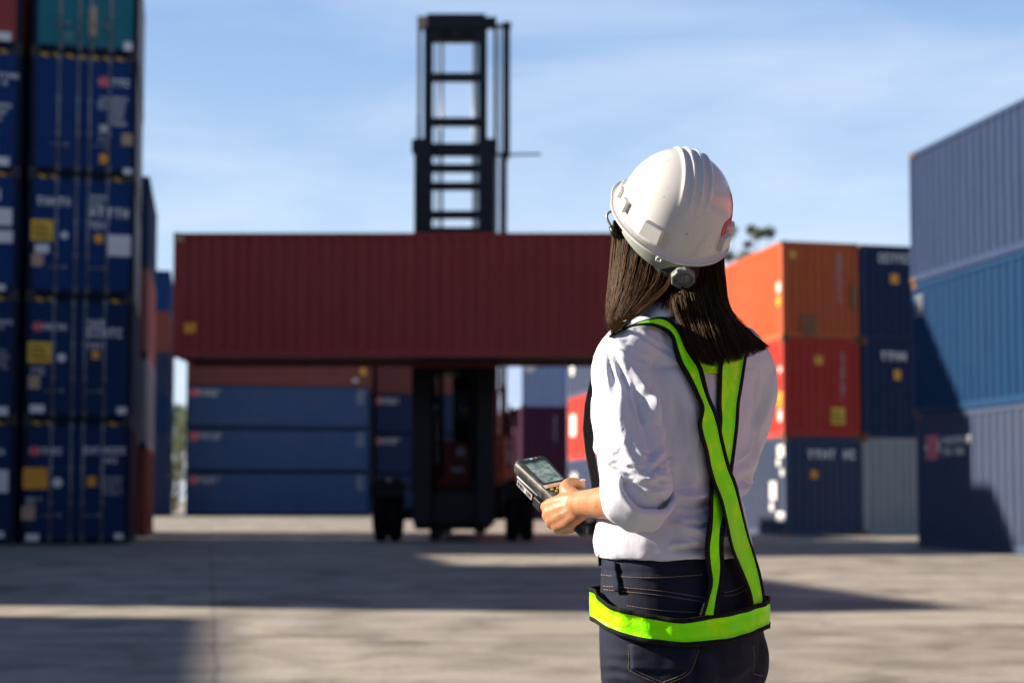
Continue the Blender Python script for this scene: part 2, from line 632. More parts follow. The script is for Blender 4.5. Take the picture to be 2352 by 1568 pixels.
# --- far left tower, end faces
cR = W(385, 1185, 90)
uC, vC = to_uv(cR)
GC = 'containers in the far tower left of the raised red container'
zz = 0
for i, (lab, pt) in enumerate([('navy container at the foot of the far narrow tower', P_navy), ('navy container second up in the far narrow tower', P_navy),
                               ('navy container third up in the far narrow tower', P_blue2), ('navy container directly under the red one in the far narrow tower', P_navy),
                               ('dull red container between blue ones in the far narrow tower', P_maroon2), ('blue container at the top of the far narrow tower', P_blue)]):
    dcl = [('N', .3, .55, .5, .62, 'text1'), ('N', .3, .3, .4, .4, 'orange')] if i == 4 else [('N', .3, .6, .6, .66, 'text1')]
    container(lab, UV(uC - CW, vC, zz), PSI, L40, ST, pt, 'end', dcl, GC, seed=40 + i)
    zz += ST + .012

# --- long walls behind the lift truck
side_dec = [('R', .02, .72, .19, .90, 'logo'), ('R', .925, .60, .975, .92, 'column')]
def wall(px0, yb, Y, specs, group, zh):
    p = W(px0, yb, Y)
    u0, v0 = to_uv(Vector((p.x, p.y, 0)))
    z = 0
    for i, (lab, pt, dec) in enumerate(specs):
        container(lab, UV(u0, v0 + CW, z), PSI - R(90), L40, zh, pt, 'end', dec, group, seed=60 + i + int(px0), frame_pt=P_dframe if i < 3 else None)
        z += zh + .004
P_wall = paint('wall_blue_container_paint', (.042, .088, .205), .5, .25)
wall(425, 1182, 94, [('long navy container with white lettering, bottom of the wall left of the lift truck', P_wall, side_dec),
                     ('long navy container, middle of the three blue ones left of the lift truck', P_wall, side_dec),
                     ('long blue container just below the brick red one left of the lift truck', P_wall, side_dec),
                     ('long brick red container half hidden behind the raised red one, above three blue', P_maroon2, [('R', .945, .28, .975, .44, 'orange'), ('R', .95, .62, .972, .74, 'orange'), ('R', .90, .12, .93, .18, 'white')])],
     'long containers walled up left of the lift truck', HC)
wall(847, 1180, 102, [('long navy container at the bottom of the wall behind the lift truck wheels', P_navy, side_dec),
                      ('long navy container with logo behind the lift truck, second up', P_navy, side_dec),
                      ('long navy container right under the dull red one behind the lift truck mast', P_navy, side_dec),
                      ('long dull red container on top of the wall behind the lift truck mast', P_maroon2, ())],
     'long containers walled up behind the lift truck', HC)

# --- stack behind right of the truck
fL = W(1198, 1194, 72.6)
uF, vF = to_uv(fL)
GF = 'containers in the purple and pale blue stack right of the lift truck'
for i, (lab, pt, dec) in enumerate([('dark purple container on the ground right of the lift truck', P_purple, [('N', .06, .70, .26, .84, 'orange')]),
                                    ('dark purple container under the pale blue one right of the lift truck', P_purple, [('N', .70, .40, .76, .85, 'column')]),
                                    ('pale blue container with a round white emblem over the purple ones', P_pale, [('N', .05, .60, .30, .83, 'disc')])]):
    container(lab, UV(uF, vF, i * (HC + .012)), PSI, L20, HC, pt, 'end', dec, GF, seed=80 + i)

# --- the orange, red and navy block on the right
gL = W(1803, 1229, 41.8)
uG, vG = to_uv(gL)
GG = 'containers in the orange, red and navy block right of the person'
circ = [('Lf', .955, .80, .995, .92, 'white'), ('Lf', .945, .70, .975, .79, 'disc'), ('Lf', .97, .60, .995, .68, 'disc'), ('Lf', .905, .36, .945, .55, 'white'), ('Lf', .90, .24, .93, .34, 'disc'), ('Lf', .945, .14, .993, .24, 'white')]
g1 = [('navy container with a white lettered band, ground level of the orange and red block', P_slate, [('N', .22, .78, .92, .87, 'text1'), ('N', .33, .58, .42, .66, 'orange')] + circ),
      ('bright red container with a yellow square, under the orange one', P_red, [('N', .41, .74, .52, .83, 'orange'), ('N', .62, .13, .80, .30, 'yellow'), ('N', .75, .38, .82, .86, 'column'), ('Lf', .965, .30, .992, .46, 'yellow'), ('Lf', .97, .16, .99, .27, 'white'), ('Lf', .975, .66, .99, .72, 'white')]),
      ('orange container with rusty patches on top of the red one', P_orange, [('N', .10, .82, .19, .90, 'orange'), ('N', .72, .38, .80, .88, 'column'), ('N', .25, .03, .45, .24, 'rustpatch'), ('N', .90, .30, .97, .58, 'rustpatch'), ('Lf', .965, .34, .99, .44, 'orange'), ('Lf', .97, .48, .99, .58, 'white')])]
for i, (lab, pt, dec) in enumerate(g1):
    container(lab, UV(uG + [.02, 0, -.02][i], vG + [0, .03, 0][i], i * (HC + .012)), PSI, L40, HC, pt, 'end', dec, GG, seed=90 + i, castings=M_rust)
g2 = [('light grey container on the ground beside the navy lettered one', P_grey, [('N', .52, .66, .68, .92, 'white'), ]),
      ('dark navy container with white lettering beside the bright red one', P_navy, [('N', .25, .80, .95, .89, 'text1'), ('N', .42, .60, .51, .70, 'orange')]),
      ('navy container with white lettering beside the orange one', P_navy, [('N', .25, .82, .95, .91, 'text1'), ('N', .40, .60, .51, .70, 'orange')])]
g2[0] = (g2[0][0], P_grey, ())
for i, (lab, pt, dec) in enumerate(g2):
    container(lab, UV(uG + CW + .10, vG + [.1, .05, .1][i], i * (HC + .012)), PSI, L40, HC, pt, 'end', dec, GG, seed=100 + i, castings=M_rust)
g3 = [('grey blue container on the ground between the purple stack and the person', P_slate, [('Lf', .88, .72, .97, .86, 'white'), ('Lf', .05, .6, .10, .8, 'disc'), ('Lf', .1, .66, .135, .80, 'disc')]),
      ('red container between two grey blue ones beyond the person', P_red, [('Lf', .04, .38, .12, .72, 'white')]),
      ('grey blue container with round emblems beyond the person, above a red one', P_slate, [('Lf', .04, .34, .10, .58, 'disc'), ('Lf', .22, .5, .38, .86, 'disc'), ('Lf', .12, .6, .2, .7, 'white')])]
for i, (lab, pt, dec) in enumerate(g3):
    container(lab, UV(uG + .02, vG + L40 + 1.5, i * (HC + .012)), PSI, L40, HC, pt, 'end', dec, 'containers in the row between the purple stack and the person', seed=110 + i, castings=M_rust)

# --- near right stack, long flank towards us
hL = W(2106, 1254, 31.25)
uH, vH = to_uv(hL)
GH = 'containers in the stack at the right photo edge'
h = [('navy container with a red and white logo at the foot of the right edge stack', P_slate, [('Lf', .035, .66, .20, .84, 'logo')]),
     ('mid blue container partly in shade in the middle of the right edge stack', P_mid, [('Lf', .012, .74, .04, .90, 'dim4')]),
     ('slate blue container on top of the right edge stack', P_lav, [('Lf', .5, .26, .6, .34, 'dim4')])]
for i, (lab, pt, dec) in enumerate(h):
    container(lab, UV(uH + [.03, .0, -.05][i], vH - L40 + [0, .05, .02][i], i * (HC + .012)), PSI, L40, HC, pt, 'end', dec, GH, seed=120 + i, castings=M_rust)

# --- towers standing left of the frame; their shadows lie across the yard
GK = 'containers towering beyond the left photo edge'
L10 = 2.991
for (u, v, L) in ((-19.8, 22.5, L20), (-19.8, 28.65, L10), (-23.0, 33.0, L20), (-23.0, 39.2, L20), (uA - 7.4, vA, L20), (uA - 9.95, vA, L20), (uA - 12.5, vA, L20), (-26.9, 23.0 - L40, L40), (-26.9, 22.5 - 2 * L40, L40)):  # last tower is unseen, added to limit skylight
    for i in range(5):
        container('blue container in a tower beyond the left photo edge', UV(u - CW, v, zA(i)), PSI, L, HC, P_blue, 'end', (), GK, seed=130 + i, detail=False)
# unseen rows added to the right and behind the viewer to hem in the skylight
for (u, v) in ((uH + .03, vH - 2 * L40 - .6), (uH + .03, vH - 3 * L40 - 1.2)):
    for i, pt in enumerate((P_navy, P_red, P_lav)):
        container('unseen container added to limit skylight beyond the right photo edge', UV(u, v, i * (HC + .012)), PSI, L40, HC, pt, 'end', (), 'unseen containers added beyond the right photo edge', seed=150 + i, detail=False)
for k in range(4):
    for i in range(5):
        container('unseen container added to limit skylight behind the viewpoint', UV(-28 + k * (L40 + .5), -20, i * (HC + .012)), PSI - R(90), L40, HC, (P_navy, P_blue, P_maroon2, P_navy, P_slate)[(i + k) % 5], 'end', (), 'unseen containers added behind the viewpoint', seed=160 + i, detail=False)

# ------------------------------------------------------------------ the raised red container
YR = 32.67
pR = W(396, 820, YR)
zR = pR.z
container('long dark red container held up by the lift truck', (pR.x, YR + CW, zR), R(-90.2), L40, HC,
          P_maroon, 'end', [('R', .022, .19, .045, .275, 'orange'), ('R', .0, .93, .02, .975, 'tan')], seed=200, castings=P_maroon)

# ------------------------------------------------------------------ lift truck
YM = 35.45
def X(px, Y=YM): return W(px, 784, Y).x
def Z(py, Y=YM): return W(1176, py, Y).z
M_black = simple('black_truck_paint', (.005, .0055, .007), .55, 0, .3, 4, 0, .2)
M_mast = simple('greasy_mast_steel', (.006, .0075, .012), .5, 0, .4, 5, .1, .25)
M_rubber = simple('tyre_rubber', (.006, .006, .0065), .9, 0, .35, 14, .4, .15)
M_tred = simple('truck_red_paint', (.26, .02, .018), .5, 0, .25, 4)
M_torange = simple('truck_orange_paint', (.60, .15, .04), .45, 0, .2, 5)
M_rod = simple('polished_rod', (.16, .17, .20), .4, .5, .1, 9)
M_hose = simple('hydraulic_hose', (.05, .06, .08), .6)
m, nt, bs = new_mat('tinted_glass')
bs.inputs['Base Color'].default_value = (.01, .012, .016, 1)
bs.inputs['Roughness'].default_value = .06
M_glass = m

TX = (X(954) + X(1132)) / 2
T = empty('lift_truck', (TX, YM + 2.5, 0), 0, label='black container lift truck with tall open mast raising the red container', cat='lift truck')
def tpart(name, mb, mats, parent=T, smooth=False):
    me = mb.mesh(name, smooth)
    me.transform(Matrix.Translation((-TX, -(YM + 2.5), 0)))
    return obj(name, me, mats, parent)

# outer stage
mb = MB()
zt, zb = Z(318), Z(1205)
for a, b, s in ((950, 990, 1), (1098, 1136, -1)):
    x0, x1 = X(a), X(b)
    mb.box((x0, YM, zb), (x1, YM + .07, zt)); mb.box((x0, YM + .38, zb), (x1, YM + .45, zt))
    xw = x0 if s > 0 else x1 - .09
    mb.box((xw, YM + .07, zb), (xw + .09, YM + .38, zt))
    xo = x0 - .07 if s > 0 else x1
    mb.box((xo, YM + .02, zt - .32), (xo + .07, YM + .4, zt - .02))
for a, b in ((322, 351), (412, 430), (478, 496), (516, 545), (830, 850), (1130, 1200)):
    mb.box((X(989), YM + .30, Z(b)), (X(1099), YM + .44, Z(a)))
tpart('outer_mast', mb, M_mast)
# inner stage
mb = MB()
for a, b in ((971, 991), (1098, 1118)):
    mb.box((X(a), YM + .10, Z(1150)), (X(b), YM + .36, Z(62)))
for a, b in ((164, 183), (267, 286), (374, 392)):
    mb.box((X(990), YM + .12, Z(b)), (X(1099), YM + .26, Z(a)))
mb.box((X(979), YM + .02, Z(64)), (X(1114), YM + .46, Z(31)))
mb.box((X(1113), YM + .10, Z(58)), (X(1140), YM + .36, Z(36)))
mb.box((X(985), YM + .06, Z(92)), (X(1104), YM + .30, Z(62)))
tpart('inner_mast', mb, M_mast)
mb = MB(); mb.box((X(955), YM + .1, Z(60)), (X(978.5), YM + .34, Z(34)))
tpart('sheave_bracket', mb, M_tan)
for px in (1022, 1073):
    mb = MB(); c = Vector((X(px), YM - .03, Z(80)))
    mb.tube([c, c + Vector((0, .10, 0))], .14, 18); mb.tube([c + Vector((0, -.03, 0)), c + Vector((0, .0, 0))], .05, 10)
    tpart('chain_sheave', mb, M_black, smooth=False)
for px in (1011, 1087):
    mb = MB(); mb.tube([(X(px), YM + .52, Z(1100)), (X(px), YM + .52, Z(560))], .075, 12); mb.tube([(X(px), YM + .52, Z(560)), (X(px), YM + .52, Z(70))], .042, 12, 1)
    tpart('lift_cylinder', mb, [M_mast, M_rod], smooth=True)
for px in (1001, 1095):
    mb = MB()
    mb.tube([(X(px), YM + .05, Z(90)), (X(px), YM + .05, Z(900))], .022, 6)
    tpart('lift_chain', mb, M_mast)
for px in (956, 961, 1134, 1139, 1148):
    mb = MB(); mb.tube([(X(px), YM + .3, Z(46)), (X(px) + .01, YM + .3, Z(400)), (X(px), YM + .3, Z(900))], .026, 6)
    tpart('hydraulic_hose', mb, M_hose, smooth=True)
mb = MB()
mb.tube([(X(1163), YM + .25, Z(50)), (X(1163), YM + .25, Z(352))], .095, 10)
mb.tube([(X(1161), YM + .25, Z(352)), (X(1161), YM + .25, Z(1000))], .040, 8)
mb.tube([(X(1155), YM + .25, Z(352)), (X(1152), YM + .25, Z(1000))], .030, 8)
mb.chbox((X(1154), YM + .12, Z(59)), (X(1174), YM + .38, Z(46)), .02)
mb.box((X(1139), YM + .2, Z(56)), (X(1156), YM + .3, Z(50)))
mb.chbox((X(1153), YM + .14, Z(360)), (X(1170), YM + .36, Z(342)), .02)
mb.box((X(1132), YM + .2, Z(354)), (X(1154), YM + .28, Z(348)))
mb.tube([(X(1168), YM + .25, Z(350)), (X(1243), YM + .25, Z(349))], .03, 6)
tpart('hose_reel_post', mb, M_mast, smooth=False)
# carriage and side spreader behind the raised box
mb = MB()
mb.box((X(930), YM - .22, zR + .2), (X(1156), YM - .01, zR + 2.6))
mb.box((X(470), YM - .19, zR + HC - .55), (X(1560), YM - .03, zR + HC - .25))
mb.box((X(560), YM - .18, zR + .1), (X(640), YM - .04, zR + HC - .56)); mb.box((X(1400), YM - .18, zR + .1), (X(1480), YM - .04, zR + HC - .56))
tpart('spreader', mb, M_black)
for px in (455, 1552):
    mb = MB()
    mb.chbox((X(px) - .1, YM - .60, zR + HC + .003), (X(px) + .16, YM - .10, zR + HC + .10), .02)
    mb.box((X(px) - .05, YM - .19, zR + HC - .5), (X(px) + .1, YM - .1, zR + HC + .02))
    tpart('spreader_hook', mb, M_black)
# chassis
mb = MB()
mb.chbox((X(950), YM + .5, Z(1217)), (X(1124), YM + 6.2, Z(1125)), .05)
mb.box((X(925), YM + .75, Z(1195)), (X(1156), YM + 1.15, Z(1165)))
mb.chbox((X(986), YM + .35, Z(1241)), (X(1012), YM + .75, Z(1206)), .03)
mb.chbox((X(942), YM + .46, Z(1130)), (X(992), YM + 2.2, Z(826)), .05)        # left upright of the cab frame
mb.chbox((X(1075), YM + .46, Z(1130)), (X(1128), YM + 2.2, Z(826)), .05)
mb.box((X(985), YM + .9, Z(850)), (X(1080), YM + 2.2, Z(822)))
# slanted brace that narrows the window between mast and cab
a0, a1 = X(985), X(1003)
mb.add([(a0, YM + .6, Z(850)), (a0 + .02, YM + .6, Z(850)), (X(1005), YM + .6, Z(925)), (a0, YM + .6, Z(925)),
        (a0, YM + .7, Z(850)), (a0 + .02, YM + .7, Z(850)), (X(1005), YM + .7, Z(925)), (a0, YM + .7, Z(925))],
       [(0, 1, 2, 3), (7, 6, 5, 4), (0, 4, 5, 1), (1, 5, 6, 2), (2, 6, 7, 3), (3, 7, 4, 0)])
tpart('chassis', mb, M_black)
mb = MB()
mb.chbox((X(1029), YM + 2.3, Z(1000)), (X(1110), YM + 4.2, Z(838)), .08)
cabp = tpart('cab', mb, M_black)
mb = MB(); mb.box((X(1034), YM + 2.27, Z(950)), (X(1104), YM + 2.298, Z(860)))
tpart('windscreen', mb, M_glass, cabp)
mb = MB()
mb.chbox((X(985), YM + 2.4, Z(1125)), (X(1116), YM + 7.0, Z(1000)), .1)
mb.chbox((X(1000), YM + 2.30, Z(1110)), (X(1100), YM + 2.395, Z(1030)), .03)
hood = tpart('engine_hood', mb, M_tred)
rr = random.Random(5)
for (a, b, c, d) in ((984, 925, 1006, 1005), (990, 1015, 1008, 1060), (1052, 920, 1070, 935), (1040, 1020, 1062, 1040), (1030, 1068, 1058, 1080)):
    mb = MB(); mb.box((X(a), YM + 2.22, Z(d)), (X(c), YM + 2.26, Z(b)))
    tpart('machine_panel', mb, M_steel if a != 1052 else M_yellow, hood)
mb = MB()
mb.chbox((X(962), YM + 6.4, .45), (X(1160), YM + 8.0, 2.4), .18)
tpart('counterweight', mb, M_black)
# right flank: ladder, rails, tanks, lamps
mb = MB()
for px in (1141, 1157):
    mb.tube([(X(px), YM + 2.6, Z(1110)), (X(px) - .02, YM + 2.6, Z(880)), (X(px) - .12, YM + 2.7, Z(850))], .05, 8)
for k in range(7):
    z = Z(1095) + k * .36
    mb.box((X(1141), YM + 2.55, z), (X(1157), YM + 2.65, z + .05))
tpart('ladder', mb, M_torange)
mb = MB(); mb.chbox((X(1136), YM + 2.75, Z(1103)), (X(1184), YM + 4.4, Z(1066)), .08)
tpart('fuel_tank', mb, M_torange)
mb = MB(); mb.chbox((X(1128), YM + 2.8, Z(1064)), (X(1180), YM + 4.2, Z(985)), .05)
mb.box((X(1140), YM + 2.74, Z(1012)), (X(1178), YM + 2.79, Z(1000)), 1); mb.box((X(1150), YM + 2.74, Z(1058)), (X(1176), YM + 2.79, Z(1020)), 1)
tpart('side_locker', mb, [M_tred, M_steel])
mb = MB(); mb.tube([(X(1168), YM + 2.7, Z(985)), (X(1168), YM + 2.7, Z(935))], .09, 12); mb.tube([(X(1172), YM + 2.6, Z(935)), (X(1172), YM + 2.6, Z(915))], .05, 10)
tpart('exhaust', mb, M_black, smooth=True)
mb = MB(); mb.tube([(X(1186), YM + 1.2, Z(1105)), (X(1186), YM + 1.2, Z(955)), (X(1179), YM + 1.2, Z(945))], .03, 8); mb.chbox((X(1177), YM + 1.15, Z(975)), (X(1191), YM + 1.22, Z(930)), .03)
tpart('mirror', mb, M_black)
mb = MB(); mb.tube([(X(853), YM + .9, Z(1108)), (X(853), YM + .9, Z(826)), ], .06, 8)
tpart('hand_rail', mb, M_black)
# fenders, tyres
for a, b in ((850, 926), (1154, 1230)):
    mb = MB()
    mb.chbox((X(a), YM + .1, Z(1122)), (X(b), YM + 2.1, Z(1108)), .03)
    mb.box((X(a), YM + .1, Z(1140)), (X(b), YM + .14, Z(1123)))
    tpart('fender', mb, M_black)
def wheel(px0, px1, Yc, r):
    x0, x1 = X(px0), X(px1)
    half = (x1 - x0) / 2
    w = None
    for k in range(2):
        a = x0 + k * half; b = a + half - .004
        mb = MB()
        prof = [(a + .02, r * .58), (a, r * .80), (a + .03, r * .93), (a + .07, r), (b - .07, r), (b - .03, r * .93), (b, r * .80), (b - .02, r * .58)]
        n = 44
        rings = []
        for (x, q) in prof:
            rings.append([(x, Yc + math.cos(2 * math.pi * i / n) * (q - (.025 if (q == r and i % 2) else 0)), r + math.sin(2 * math.pi * i / n) * (q - (.025 if (q == r and i % 2) else 0))) for i in range(n)])
        mb.loft(rings, caps=True)
        if w is None:
            w = tpart('wheel', mb, M_rubber, smooth=False)
        else:
            tpart('twin_tyre', mb, M_rubber, w)
    mb = MB()
    mb.tube([(x0 - .03, Yc, r), (x1 + .03, Yc, r)], r * .30, 20); mb.tube([(x0 + .03, Yc, r), (x1 - .03, Yc, r)], r * .575, 24)
    tpart('rim', mb, M_darksteel, w)
wheel(853, 920, YM + 1.0, .80)
wheel(1160, 1227, YM + 1.0, .80)
wheel(985, 1015, YM + 6.3, .55)
wheel(1075, 1105, YM + 6.3, .55)

# ------------------------------------------------------------------ ground
m, nt, bs = new_mat('worn_concrete')
tc = N(nt, 'ShaderNodeTexCoord')
mp = N(nt, 'ShaderNodeMapping'); mp.inputs['Rotation'].default_value = (0, 0, -PSI)
nt.links.new(tc.outputs['Object'], mp.inputs['Vector'])
P = mp.outputs[0]
big = noise_tex(nt, P, .18, 6, .6, .4)
med = noise_tex(nt, P, 1.1, 7, .65, .6)
fine = noise_tex(nt, P, 22, 8, .75)
c0 = ramp(nt, big.outputs['Fac'], [(.30, (.305, .276, .240)), (.7, (.43, .392, .345))])
rm = ramp(nt, med.outputs['Fac'], [(.34, g(.42)), (.56, g(1.08))])
c1 = mixc(nt, .75, c0.outputs['Color'], rm.outputs['Color'], 'MULTIPLY')
# tyre marks swept across the yard
m2 = N(nt, 'ShaderNodeMapping'); m2.inputs['Scale'].default_value = (.06, 1.1, 1); m2.inputs['Rotation'].default_value = (0, 0, R(-14))
nt.links.new(tc.outputs['Object'], m2.inputs['Vector'])
ty = noise_tex(nt, m2.outputs[0], 1.5, 6, .65, .5)
rt = ramp(nt, ty.outputs['Fac'], [(.46, g(1)), (.60, g(.60)), (.70, g(.95))])
c2 = mixc(nt, .8, c1, rt.outputs['Color'], 'MULTIPLY')
# darker oil spots
sp = noise_tex(nt, P, .55, 3, .5, .8)
rs = ramp(nt, sp.outputs['Fac'], [(.58, g(1)), (.68, g(.45))])
c3 = mixc(nt, .8, c2, rs.outputs['Color'], 'MULTIPLY')
rf = ramp(nt, fine.outputs['Fac'], [(.3, g(.74)), (.7, g(1.12))])
c4 = mixc(nt, 1, c3, rf.outputs['Color'], 'MULTIPLY')
# construction joints every 6 m, wobbling a little
sx = N(nt, 'ShaderNodeSeparateXYZ')
wob = noise_tex(nt, P, .9, 3)
va = N(nt, 'ShaderNodeVectorMath', operation='SCALE'); va.inputs['Scale'].default_value = .10
nt.links.new(wob.outputs['Color'], va.inputs[0])
vb = N(nt, 'ShaderNodeVectorMath', operation='ADD')
nt.links.new(P, vb.inputs[0]); nt.links.new(va.outputs[0], vb.inputs[1])
nt.links.new(vb.outputs[0], sx.inputs[0])
def joint(out, shift, period, w):
    a = N(nt, 'ShaderNodeMath', operation='ADD'); a.inputs[1].default_value = shift + period * 50
    nt.links.new(out, a.inputs[0])
    b = N(nt, 'ShaderNodeMath', operation='PINGPONG'); b.inputs[1].default_value = period / 2
    nt.links.new(a.outputs[0], b.inputs[0])
    c = N(nt, 'ShaderNodeMath', operation='LESS_THAN'); c.inputs[1].default_value = w
    nt.links.new(b.outputs[0], c.inputs[0])
    return c.outputs[0]
j1 = joint(sx.outputs['X'], -.10, 9.0, .022)
j2 = joint(sx.outputs['Y'], -1.0, 14.0, .022)
jm = N(nt, 'ShaderNodeMath', operation='MAXIMUM')
nt.links.new(j1, jm.inputs[0]); nt.links.new(j2, jm.inputs[1])
jf = N(nt, 'ShaderNodeMath', operation='MULTIPLY'); jf.inputs[1].default_value = .30
nt.links.new(jm.outputs[0], jf.inputs[0])
c5 = mixc(nt, jf.outputs[0], c4, (.06, .055, .05))
nt.links.new(c5, bs.inputs['Base Color'])
bs.inputs['Roughness'].default_value = .85
bs.inputs['Specular IOR Level'].default_value = .3
bump(nt, bs, fine.outputs['Fac'], .35, .012)
mb = MB()
mb.add([(-1500, -60, 0), (1500, -60, 0), (1500, 3000, 0), (-1500, 3000, 0)], [(0, 1, 2, 3)])
obj('ground', mb.mesh('ground'), m, kind='structure')

# ------------------------------------------------------------------ trees
def leaf_mat(name, a, b):
    m, nt, bs = new_mat(name)
    tc = N(nt, 'ShaderNodeTexCoord')
    n = noise_tex(nt, tc.outputs['Object'], 1.3, 4, .6)
    r = ramp(nt, n.outputs['Fac'], [(.3, a), (.7, b)])
    nt.links.new(r.outputs['Color'], bs.inputs['Base Color'])
    bs.inputs['Roughness'].default_value = .6
    tr = N(nt, 'ShaderNodeBsdfTranslucent'); nt.links.new(r.outputs['Color'], tr.inputs['Color'])
    mx = N(nt, 'ShaderNodeMixShader'); mx.inputs[0].default_value = .35
    out = nt.nodes['Material Output']
    nt.links.new(bs.outputs[0], mx.inputs[1]); nt.links.new(tr.outputs[0], mx.inputs[2]); nt.links.new(mx.outputs[0], out.inputs['Surface'])
    return m
M_leaf = leaf_mat('leaves', (.05, .085, .02), (.12, .15, .03))
M_leaf2 = leaf_mat('dry_grey_leaves', (.045, .055, .035), (.085, .095, .06))
M_bark = simple('bark', (.12, .095, .07), .85, 0, .35, 6, .4)


def tree(label, base, height, crown_r, clumps, leaf, seed, group='trees behind the container stacks', bare=.35, leaves_per=170, lsz=.2):
    rnd = random.Random(seed)
    root = empty('tree', base, rnd.random() * 6, label=label, cat='tree', group=group)
    mb = MB()
    top = Vector((rnd.uniform(-.5, .5), rnd.uniform(-.5, .5), height * .82))
    pts, rs = [], []
    for i in range(9):
        t = i / 8
        pts.append(Vector((top.x * t + .2 * math.sin(3 * t + seed), top.y * t + .2 * math.cos(4 * t), top.z * t)))
        rs.append(.028 * height * (1 - t) ** .8 * .7 + .03)
    mb.tube(pts, rs, 9)
    cs = []
    for c in range(clumps):
        t = bare + (1 - bare) * (c + .5) / clumps
        ang = c * 2.4 + rnd.random()
        rr_ = crown_r * (.35 + .65 * rnd.random()) * (1.15 - .6 * abs(t - bare - .35 * (1 - bare)))
        tip = Vector((math.cos(ang) * rr_, math.sin(ang) * rr_, height * min(.97, t + .08 * rnd.random())))
        k = min(7, max(1, int(t * 7)))
        st = pts[k]
        mid = (st + tip) / 2 + Vector((0, 0, -.1 * rr_))
        mb.tube([st, mid, tip], [rs[k] * .6, rs[k] * .35, .02], 6)
        cs.append((tip, crown_r * rnd.uniform(.22, .42)))
    obj('trunk', mb.mesh('trunk', True), M_bark, root)
    mb = MB()
    for (c, r0) in cs:
        for k in range(leaves_per):
            d = Vector((rnd.gauss(0, 1), rnd.gauss(0, 1), rnd.gauss(0, .75))).normalized() * (r0 * rnd.random() ** .45)
            p = c + d
            a = Vector((rnd.gauss(0, 1), rnd.gauss(0, 1), rnd.gauss(0, 1))).normalized()
            b = a.orthogonal().normalized()
            s = lsz * rnd.uniform(.5, 1.2)
            mb.add([p - a * s, p + b * s * .4, p + a * s, p - b * s * .4], [(0, 1, 2, 3)])
    obj('crown', mb.mesh('crown'), leaf, root)
    return root

def ground_at(px, Y):
    p = W(px, 1147, Y); return Vector((p.x, Y, 0))
tree('sparse grey tree with a bare trunk, its crown just right of the white helmet', ground_at(1716, 96), 19.7, 1.5, 9, M_leaf2, 3, bare=.72)
tree('sparse grey tree with the taller crown, above the orange container', ground_at(1753, 99), 20.6, 1.2, 8, M_leaf2, 5, bare=.70)
tree('small sunlit green tree in the gap beside the far blue wall, standing nearest', ground_at(404, 124), 8.6, 2.6, 16, M_leaf, 8, bare=.12)
tree('taller green tree further back in the gap beside the far blue wall', ground_at(392, 138), 10.6, 2.6, 14, M_leaf, 9, bare=.25)

# ------------------------------------------------------------------ sky and sun
EL = R(26.8)
sv = UV(-.937, .349)
SUN = Vector((sv.x * math.cos(EL), sv.y * math.cos(EL), math.sin(EL))).normalized()
w = bpy.data.worlds.new('World')
scene.world = w
w.use_nodes = True
nt = w.node_tree
bg = nt.nodes['Background']
sky = N(nt, 'ShaderNodeTexSky', sky_type='NISHITA')
sky.sun_disc = False
sky.sun_elevation = EL
sky.sun_rotation = math.atan2(SUN.x, SUN.y)
sky.air_density = 1.0
sky.dust_density = .25
sky.ozone_density = 1.6
tc = N(nt, 'ShaderNodeTexCoord')
mp = N(nt, 'ShaderNodeMapping'); mp.inputs['Scale'].default_value = (1.2, .6, 5.0); mp.inputs['Rotation'].default_value = (R(6), R(-18), R(20))
nt.links.new(tc.outputs['Generated'], mp.inputs['Vector'])
n1 = noise_tex(nt, mp.outputs[0], 2.2, 6, .55, .5)
r1 = ramp(nt, n1.outputs['Fac'], [(.42, g(0)), (.78, g(.62))])
sx = N(nt, 'ShaderNodeSeparateXYZ'); nt.links.new(tc.outputs['Generated'], sx.inputs[0])
skyc = mixc(nt, 1, sky.outputs['Color'], (1.3, 2.1, 3.6), 'DARKEN')
hz = ramp(nt, sx.outputs['Z'], [(0.0, g(.92)), (.10, g(.86)), (.22, g(.76)), (.33, g(.66)), (.50, g(0))])
hc = ramp(nt, sx.outputs['Z'], [(0.0, (.80, .90, 1.0)), (.14, (.62, .80, 1.0)), (.34, (.34, .55, .93))])
hs = N(nt, 'ShaderNodeVectorMath', operation='SCALE'); hs.inputs['Scale'].default_value = 10.4
nt.links.new(hc.outputs['Color'], hs.inputs[0])
base = mixc(nt, hz.outputs['Color'], skyc, hs.outputs[0])
cm = ramp(nt, sx.outputs['Z'], [(0, g(1)), (.34, g(1)), (.5, g(0))])
cf = mixc(nt, 1, r1.outputs['Color'], cm.outputs['Color'], 'MULTIPLY')
mulc = mixc(nt, cf, base, (8.0, 8.9, 10.0))
nt.links.new(mulc, bg.inputs['Color'])
bg.inputs['Strength'].default_value = .05
sd = bpy.data.lights.new('sun', 'SUN')
sd.energy = 5.0
sd.angle = R(.53)
sd.color = (1.0, .88, .72)
so = bpy.data.objects.new('sun', sd)
COL.objects.link(so)
so.rotation_euler = SUN.to_track_quat('Z', 'Y').to_euler()
so.location = SUN * 50

scene.view_settings.view_transform = 'Standard'
scene.view_settings.look = 'None'
scene.view_settings.exposure = 1.15
scene.view_settings.gamma = 1

# ================================================================== the person
CP, SP = math.cos(PITCH), math.sin(PITCH)
def proj_np(co):
    X_, Y_, Z_ = co[:, 0], co[:, 1], co[:, 2] - EYE
    d = Y_ * CP + Z_ * SP
    u = -Y_ * SP + Z_ * CP
    return np.stack([1176 + F * X_ / d, 784 - F * (u / d - SH)], 1)


